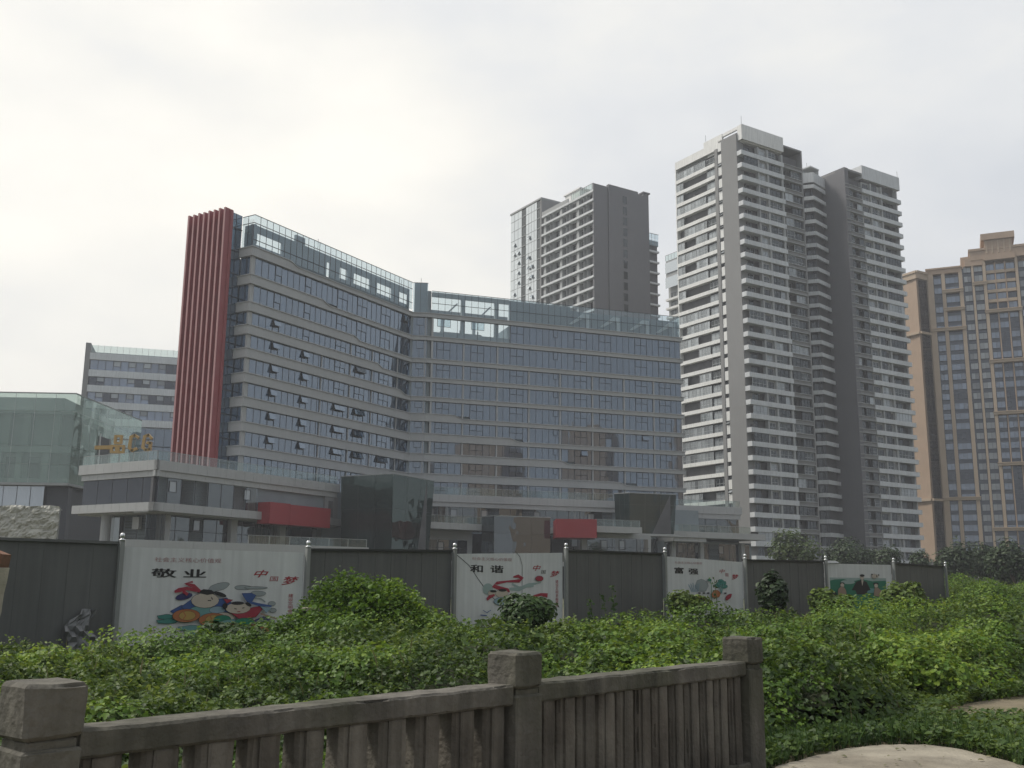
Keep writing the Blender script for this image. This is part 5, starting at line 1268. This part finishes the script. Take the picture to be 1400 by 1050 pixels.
LOBED = (np.array([(0, 0, 0), (-.36, .10, .07), (-.52, .46, .10), (-.27, .50, .05), (-.24, .80, .05), (0, 1.05, -.06), (.24, .80, .05), (.27, .50, .05), (.52, .46, .10), (.36, .10, .07)]), [[0, 5, 4, 3, 2, 1], [0, 9, 8, 7, 6, 5]])
OVAL = (np.array([(0, 0, 0), (-.33, .35, .08), (-.22, .78, .05), (0, 1.0, -.08), (.22, .78, .05), (.33, .35, .08)]), [[0, 3, 2, 1], [0, 5, 4, 3]])
DIAM = (np.array([(0, 0, 0), (-.36, .5, .07), (0, 1.0, -.04), (.36, .5, .07)]), [[0, 2, 1], [0, 3, 2]])
BLADE = (np.array([(-.014, 0, 0), (.014, 0, 0), (.010, .6, .03), (0, 1.0, .14)]), [[0, 1, 2, 3]])
def leaf_mesh(name, P, Nn, S, tmpl, mtl, parent=None, roll=None, upright=0.):
    """many leaves as one mesh: positions, facing normals, sizes"""
    n = len(P); V, Fs = tmpl; k = len(V)
    Nn = Nn/np.linalg.norm(Nn, axis=1, keepdims=True)
    a = rng.rand(n)*2*np.pi if roll is None else roll
    ref = np.stack([np.cos(a), np.sin(a), np.zeros(n)], 1)
    if upright: ref = ref*(1-upright)+np.array([0, 0, 1.0])*upright
    T = ref-Nn*np.sum(ref*Nn, 1, keepdims=True); T /= np.linalg.norm(T, axis=1, keepdims=True)+1e-9
    B_ = np.cross(T, Nn)
    co = P[:, None, :]+S[:, None, None]*(B_[:, None, :]*V[None, :, 0:1]+T[:, None, :]*(V[None, :, 1:2]-.4)+Nn[:, None, :]*V[None, :, 2:3])
    org = ORG[parent.name] if parent else Vector((0, 0, 0))
    co = co.reshape(-1, 3)-np.array(org)
    lens = [len(f) for f in Fs]; lf = np.array([i for f in Fs for i in f])
    loops = (np.arange(n)[:, None]*k+lf[None, :]).reshape(-1)
    tot = np.tile(lens, n); start = np.concatenate([[0], np.cumsum(tot)[:-1]])
    me = bpy.data.meshes.new(name)
    me.vertices.add(len(co)); me.vertices.foreach_set('co', co.reshape(-1).astype('f'))
    me.loops.add(len(loops)); me.loops.foreach_set('vertex_index', loops.astype('i'))
    me.polygons.add(len(tot)); me.polygons.foreach_set('loop_start', start.astype('i')); me.polygons.foreach_set('loop_total', tot.astype('i'))
    me.materials.append(M[mtl]); me.update(calc_edges=True); me.validate()
    ob = bpy.data.objects.new(name, me); COL.objects.link(ob)
    if parent: ob.parent = parent
    ORG[ob.name] = org
    return ob
def field_points(x0, x1, y0, y1, dens):
    n = int((x1-x0)*(y1-y0)*dens); x, y = x0+(x1-x0)*rng.rand(n), y0+(y1-y0)*rng.rand(n)
    # only what could be seen from the road side
    k = np.abs(x) < y*.62+3.0; x, y = x[k], y[k]
    h, mk = canopy(x, y); e = .12
    hx, hy = (canopy(x+e, y)[0]-h)/e, (canopy(x, y+e)[0]-h)/e
    sl = np.sqrt(1+hx**2+hy**2)
    keep = mk & (rng.rand(len(x)) < np.clip(sl/1.8, .35, 1)*np.where(hy < -.9, .75, 1))
    x, y, h, hx, hy, sl = (q[keep] for q in (x, y, h, hx, hy, sl))
    nrm_ = np.stack([-hx*.55, -hy*.55, np.ones(len(x))], 1)
    depth = rng.rand(len(x))**2.0
    z = h-depth*.26*np.clip(h/.5, .4, 1.2)+.05*rng.rand(len(x))
    nrm_ = nrm_+rng.randn(len(x), 3)*np.array([.6, .6, .35])
    nrm_[:, 2] = np.abs(nrm_[:, 2])+.15
    return np.stack([x, y, z], 1), nrm_
P1_, N1_ = field_points(-9, 10, 4, 15, 1150)
P2_, N2_ = field_points(-13, 17, 15, 25, 620)
P3_, N3_ = field_points(-16, 48, 25, 50, 260)
P4_, N4_ = field_points(10, 50, 50, 74, 30)
def gc(o, lab, grp): o['kind'] = 'stuff'; o['label'] = lab; o['category'] = 'ground cover'
sz = lambda n, a, b: a+(b-a)*rng.rand(n)**1.6
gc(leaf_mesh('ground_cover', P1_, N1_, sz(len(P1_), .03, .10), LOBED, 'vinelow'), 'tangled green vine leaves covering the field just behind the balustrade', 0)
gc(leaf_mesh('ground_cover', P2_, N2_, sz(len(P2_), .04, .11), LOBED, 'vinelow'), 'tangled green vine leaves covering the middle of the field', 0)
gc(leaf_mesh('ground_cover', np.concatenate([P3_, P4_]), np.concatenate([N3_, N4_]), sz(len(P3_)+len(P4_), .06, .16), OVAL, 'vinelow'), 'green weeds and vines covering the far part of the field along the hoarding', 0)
# a second, paler creeper and sprigs that stand above the mat, and dead leaves
def sprigs(n, x0, x1, y0, y1, mtl, s0, s1, hi, thr, seed, lab):
    x, y = x0+(x1-x0)*rng.rand(n), y0+(y1-y0)*rng.rand(n); h, mk = canopy(x, y)
    k = mk & (np.abs(x) < y*.62+3) & (vnoise(x, y, .7, seed)+.6*vnoise(x, y, 2.2, seed+1) > thr); x, y, h = x[k], y[k], h[k]; n = len(x); q = 5
    top = hi*(.3+.7*rng.rand(n)); t = np.tile(np.linspace(.15, 1, q), n); X, Y, H_, T_ = (np.repeat(a_, q) for a_ in (x, y, h, top))
    P = np.stack([X+.035*rng.randn(n*q)+.3*T_*t*np.repeat(rng.randn(n), q)*.5, Y+.035*rng.randn(n*q), H_+T_*t-.02], 1)
    nn = rng.randn(n*q, 3)*.6; nn[:, 2] = np.abs(nn[:, 2])+.5
    gc(leaf_mesh('ground_cover', P, nn, s0+(s1-s0)*rng.rand(n*q), OVAL, mtl), lab, 0)
sprigs(9000, -9, 14, 5, 22, 'shrubyellow', .035, .085, .20, .02, 31, 'paler small leaved sprigs standing above the vines nearer the balustrade')
sprigs(15000, -14, 44, 22, 60, 'shrubyellow', .06, .13, .38, .0, 41, 'paler tall sprigs standing above the weeds along the hoarding')
# heaped clumps of vine over the mat: rounded tops in the light, dark undersides
def heaps(n, x0, x1, y0, y1, r0, r1, dens, s0, s1, tmpl, seed, lab, xmax=.60):
    P_, N_, S_ = [], [], []
    x, y = x0+(x1-x0)*rng.rand(n), y0+(y1-y0)*rng.rand(n); h, mk = canopy(x, y)
    inner = mk & canopy(x, y-.45)[1] & canopy(x, y+.35)[1] & (np.abs(x) < y*xmax+2.5) & ~((x < -4.5) & (np.interp(x, FX, FY)-y < 4.2))
    for cx, cy, ch in zip(x[inner], y[inner], h[inner]):
        rr_ = r0+(r1-r0)*rng.rand()**1.5; asp = .8+.7*rng.rand(); k = int(dens*rr_*rr_*6.3)
        d_ = rng.randn(k, 3); d_ /= np.linalg.norm(d_, axis=1, keepdims=True); d_[:, 2] = np.abs(d_[:, 2])*1.0-.12
        wob = 1+.22*np.sin(d_[:, 0]*5+cx*7)*np.cos(d_[:, 1]*6+cy*5); q = rr_*(.80+.28*rng.rand(k))*wob
        P_.append(np.stack([cx+d_[:, 0]*q*asp, cy+d_[:, 1]*q, ch-.12+np.maximum(d_[:, 2]*q*.75, -.1)], 1))
        nn = d_*.75+np.array([0, 0, .5])+rng.randn(k, 3)*.38; N_.append(nn); S_.append(s0+(s1-s0)*rng.rand(k)**1.5)
    P_, N_, S_ = np.concatenate(P_), np.concatenate(N_), np.concatenate(S_)
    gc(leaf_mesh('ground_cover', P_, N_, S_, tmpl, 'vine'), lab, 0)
heaps(180, -9, 11, 4.5, 16, .22, .60, 430, .028, .08, LOBED, 1, 'bright heaped vine clumps in the field just behind the balustrade')
heaps(280, -13, 17, 15, 26, .28, .85, 290, .04, .095, LOBED, 2, 'bright heaped vine clumps in the middle of the field')
heaps(560, -15, 45, 25, 62, .4, 1.15, 130, .06, .13, OVAL, 3, 'bright heaped vine clumps along the hoarding and beyond it')
# thin grass and dry stalks poking through
def blades(n, x0, x1, y0, y1, s0, s1, mtl, lab):
    x, y = x0+(x1-x0)*rng.rand(n), y0+(y1-y0)*rng.rand(n); h, mk = canopy(x, y)
    k = mk & (vnoise(x, y, .4, 9) > .02); x, y, h = x[k], y[k], h[k]; n = len(x)
    nn = np.stack([np.cos(rng.rand(n)*6.28), np.sin(rng.rand(n)*6.28), .25*rng.randn(n)], 1)
    o = leaf_mesh('grass', np.stack([x, y, h+.02], 1), nn, s0+(s1-s0)*rng.rand(n), BLADE, mtl, upright=.9); o['kind'] = 'stuff'; o['label'] = lab; o['category'] = 'grass'
blades(14000, -14, 40, 8, 55, .15, .45, 'drygrass', 'thin grass stalks poking up through the vines')
# low weeds along the near edge of the path
n = 60000; x, y = 1.9+7*rng.rand(n), 8.5+8.8*rng.rand(n)
d1 = edge_y(x)-y
pe = np.interp(x, [2.3, 2.7, 3.1, 3.5, 3.9, 4.35, 4.6, 4.85], [9.6, 10.1, 10.55, 10.95, 11.17, 11.22, 10.9, 9.0])
near = ((d1 > -.15) & (y > pe+.02+.06*rng.rand(n)) & (x > 2.2) & (x < 5.0)) | ((d1 > -.1) & (d1 < .3+.4*vnoise(x, y, 1.2, 5)) & (x > 5)) | ((x > 5.0+.3*vnoise(x, y, 1, 6)) & (y < 13.4-.25*(x-5.3)+.8*vnoise(x, y, .9, 8)) & (y > 8))
x, y = x[near], y[near]; n = len(x)
nn = rng.randn(n, 3)*.45; nn[:, 2] = 1
o = leaf_mesh('weeds', np.stack([x, y, .03+.16*rng.rand(n)], 1), nn, sz(n, .03, .09), LOBED, 'vinelow'); o['kind'] = 'stuff'; o['label'] = 'low weeds along the edge of the bare path'; o['category'] = 'weeds'
n = 5000; x, y = 2.3+2.8*rng.rand(n), 9.7+3*rng.rand(n); k = (y < edge_y(x)+.2) & (y > np.interp(x, [2.3, 2.7, 3.1, 3.5, 3.9, 4.35, 4.6, 4.85], [9.6, 10.1, 10.55, 10.95, 11.17, 11.22, 10.9, 9.0])+.05); x, y = x[k], y[k]; n = len(x)
nn = np.stack([rng.randn(n), rng.randn(n), .3*rng.randn(n)], 1)
o = leaf_mesh('grass', np.stack([x, y, np.full(n, .06)], 1), nn, .12+.28*rng.rand(n)**2, BLADE, 'shrub', upright=.85); o['kind'] = 'stuff'; o['label'] = 'strip of rough grass between the pavement and the vines'; o['category'] = 'grass'

def clumps(c, r_, n, shell=.55, lumps=9, flat=1.):
    """points on the outside of an irregular pile of leaf clumps"""
    L_ = rng.randn(lumps, 3); L_ /= np.linalg.norm(L_, axis=1, keepdims=True); L_[:, 2] = np.abs(L_[:, 2])*flat-.15
    cen = L_*np.array(r_)*(.35+.4*rng.rand(lumps, 1)); cr_ = (.38+.25*rng.rand(lumps))
    k = rng.randint(0, lumps, n); d_ = rng.randn(n, 3); d_ /= np.linalg.norm(d_, axis=1, keepdims=True)
    rad = cr_[k]*(shell+(1-shell)*rng.rand(n)**.5)
    p = cen[k]+d_*np.array(r_)*rad[:, None]
    nn = d_*.8+p/np.array(r_)*.4+np.array([0, 0, .45])+rng.randn(n, 3)*.35
    return p+np.array(c), nn
def shrub(c, r_, n, s0, s1, mtl, label, name='shrub', tmpl=OVAL, stems=5, cat='shrub', group=None, lumps=9):
    t = thing(name, label, cat, (c[0], c[1], 0), group)
    p, nn = clumps(c, r_, n, .5, lumps); p = p[p[:, 2] > .05]; nn = nn[:len(p)]
    leaf_mesh('foliage', p, nn, s0+(s1-s0)*rng.rand(len(p)), tmpl, mtl, t)
    m = MB()
    for k in range(stems):
        a = rng.rand()*6.28; e = (c[0]+r_[0]*.6*math.cos(a), c[1]+r_[1]*.6*math.sin(a), c[2]+r_[2]*.5)
        m.tube([(c[0]+.1*math.cos(a), c[1]+.1*math.sin(a), .05), ((c[0]+e[0])/2, (c[1]+e[1])/2, c[2]*.7), e], [.03, .022, .01], 5)
    m.build('stem', 'bark', t)
    return t
shrub((-5.75, 21.2, .42), (.95, .6, .5), 1500, .09, .2, 'shrub', 'dark leafy shrub in front of the largest poster')
shrub((-4.55, 22.4, .55), (.55, .5, .65), 700, .09, .18, 'shrub', 'dark shrub at the right edge of the largest poster beside the vine mound')
shrub((.35, 27.3, .85), (.95, .7, .62), 1500, .10, .2, 'shrub', 'dark rounded shrub in front of the red ribbon poster')
shrub((8.95, 35.6, 1.35), (.5, .5, .95), 1100, .12, .24, 'treedark', 'small upright dark bush in front of the charcoal sheet right of the red flower poster')
shrub((11.7, 38.0, .95), (1.0, .7, .78), 1200, .14, .26, 'shrubyellow', 'olive green bush in front of the framed hill poster')
shrub((15.3, 40.5, 1.25), (1.0, .8, .95), 1100, .14, .26, 'shrubyellow', 'yellowish bush hiding the last charcoal sheet')
shrub((5.7, 33.6, .95), (.9, .5, .65), 900, .10, .22, 'shrubyellow', 'pale green bush growing up in front of the red flower poster')
# concrete slab and vines of the mound
vm = thing('concrete_slab', 'pale concrete slab edge showing through the vine covered mound', 'slab', (-3.1, 21.0, .9))
sf = Fr((-4.2, 20.6), 84, 1); rough(sf, .1, 2.2, -1.4, 0, 1.10, 1.17, .01, .004, .12, .01, 2).build('slab', 'path', vm)
rough(sf, .3, 2.1, -1.3, -.12, .05, 1.095, .01, .004, .2, .01, 3).build('brick_base', 'concrete', vm)
p, nn = clumps((-3.05, 20.9, .55), (1.35, 1.0, 1.02), 5000, .6, 16); p = p[p[:, 2] > .1]
o = leaf_mesh('vine_mound', p, nn[:len(p)], .05+.09*rng.rand(len(p)), LOBED, 'vine'); tag(o, 'tall mound of bright vines over the concrete slab, before the second charcoal sheet', 'vines')
sprigs(2600, -4.6, -1.4, 19.6, 22.8, 'vine', .05, .11, .40, -.3, 51, 'bright trailing sprigs over the vine covered mound')
# slender stalks
def stalk(c, h, lab):
    t = thing('weed_stalk', lab, 'weed', (c[0], c[1], 0), 'slender weed stalks')
    m = MB(); top = (c[0]+.08*rng.randn(), c[1], h); m.tube([(c[0], c[1], .1), (c[0]+.03, c[1], h*.6), top], [.014, .012, .006], 5); m.build('stem', 'stem', t)
    n = 46; q = rng.rand(n)**.8; p = np.stack([c[0]+(top[0]-c[0])*q+.05*rng.randn(n), c[1]+.05*rng.randn(n), .35+(h-.33)*q], 1); nn = rng.randn(n, 3); nn[:, 2] += .5
    leaf_mesh('foliage', p, nn, .05+.10*rng.rand(n), OVAL, 'shrub', t)
stalk((2.95, 30.0), 1.66, 'tallest slender weed stalk before the charcoal sheet between two posters')
stalk((2.72, 30.2), 1.42, 'slender weed stalk just left of the tallest one')
stalk((2.30, 29.6), 1.34, 'slender weed stalk farthest from the tallest, nearer the red ribbon poster')
stalk((4.75, 31.5), 1.40, 'slender weed stalk beside the post of the red flower poster')
stalk((6.95, 35.3), 2.0, 'tall pale weed stalk in front of the red flower poster')

# ---------------------------------------------------------------- trees beyond the hoarding
def tree(x, y, h, cr_, mtl, label, n=2600, z0=None, s=(.3, .6)):
    t = thing('tree', label, 'tree', (x, y, 0), 'trees beyond the hoarding')
    zc_ = h-cr_[2]*.85
    m = MB(); m.tube([(x, y, 0), (x+.1, y, zc_*.5), (x-.05, y, zc_), (x, y, h-.8)], [.22, .17, .12, .03], 7)
    for k in range(7):
        a = k*2.4+rng.rand(); b = zc_*(.55+.4*rng.rand()); e = (x+cr_[0]*.65*math.cos(a), y+cr_[1]*.65*math.sin(a), zc_+cr_[2]*(.1+.5*rng.rand()))
        m.tube([(x, y, b), ((x+e[0])/2, (y+e[1])/2, (b+e[2])/2+.3), e], [.09, .06, .02], 5)
    m.build('trunk', 'bark', t)
    p, nn = clumps((x, y, zc_), cr_, n, .35, 13, .9)
    leaf_mesh('crown', p, nn, s[0]+(s[1]-s[0])*rng.rand(len(p)), OVAL, mtl, t)
tree(40.9, 148, 10.2, (4.0, 3.2, 4.2), 'treepale', 'pale green small tree in front of the nearer apartment tower', 1900)
tree(52.6, 162, 9.8, (3.9, 3.5, 4.2), 'treedark', 'dark rounded tree below the plain dark end wall', 3000)
tree(57.6, 160, 8.8, (3.0, 2.8, 3.8), 'treedark', 'thin dark tree in front of the farther twin tower', 1500)
tree(62.6, 158, 8.0, (2.2, 2.2, 3.4), 'treedark', 'small dark tree at the corner of the farther twin tower', 1200)
tree(60.2, 140, 8.2, (3.2, 3, 4.2), 'treedark', 'dark tree just past the last hoarding post', 2400)
tree(65.3, 142, 8.2, (2.9, 2.8, 3.9), 'treedark', 'dark tree between two others before the shop base of the wide stone tower', 2200)
tree(60.9, 126, 7.4, (3.0, 2.8, 3.9), 'treedark', 'broad dark tree nearest the right edge of the photo', 2600)
tree(66.5, 128, 7.6, (3.0, 2.8, 3.9), 'treedark', 'dark tree partly cut by the right edge of the photo', 2200)
tree(75.5, 170, 8.6, (3.6, 3, 4.0), 'treedark', 'dark tree far back before the shop base of the wide stone tower', 2000)

# leaves and grit fallen on the pavement
n = 70; x, y = 2.3+2.6*rng.rand(n), 9.2+2*rng.rand(n); pe = np.interp(x, [2.3, 2.7, 3.1, 3.5, 3.9, 4.35, 4.6, 4.85], [9.6, 10.1, 10.55, 10.95, 11.17, 11.22, 10.9, 9.0])
k = y < pe-.04; x, y = x[k], y[k]; n = len(x); nn = rng.randn(n, 3)*.2; nn[:, 2] = 1
o = leaf_mesh('leaf_litter', np.stack([x, y, np.full(n, .045)], 1), nn, .02+.05*rng.rand(n)**2, OVAL, 'drygrass'); o['kind'] = 'stuff'; o['label'] = 'dry leaf litter on the pale pavement'; o['category'] = 'leaf litter'
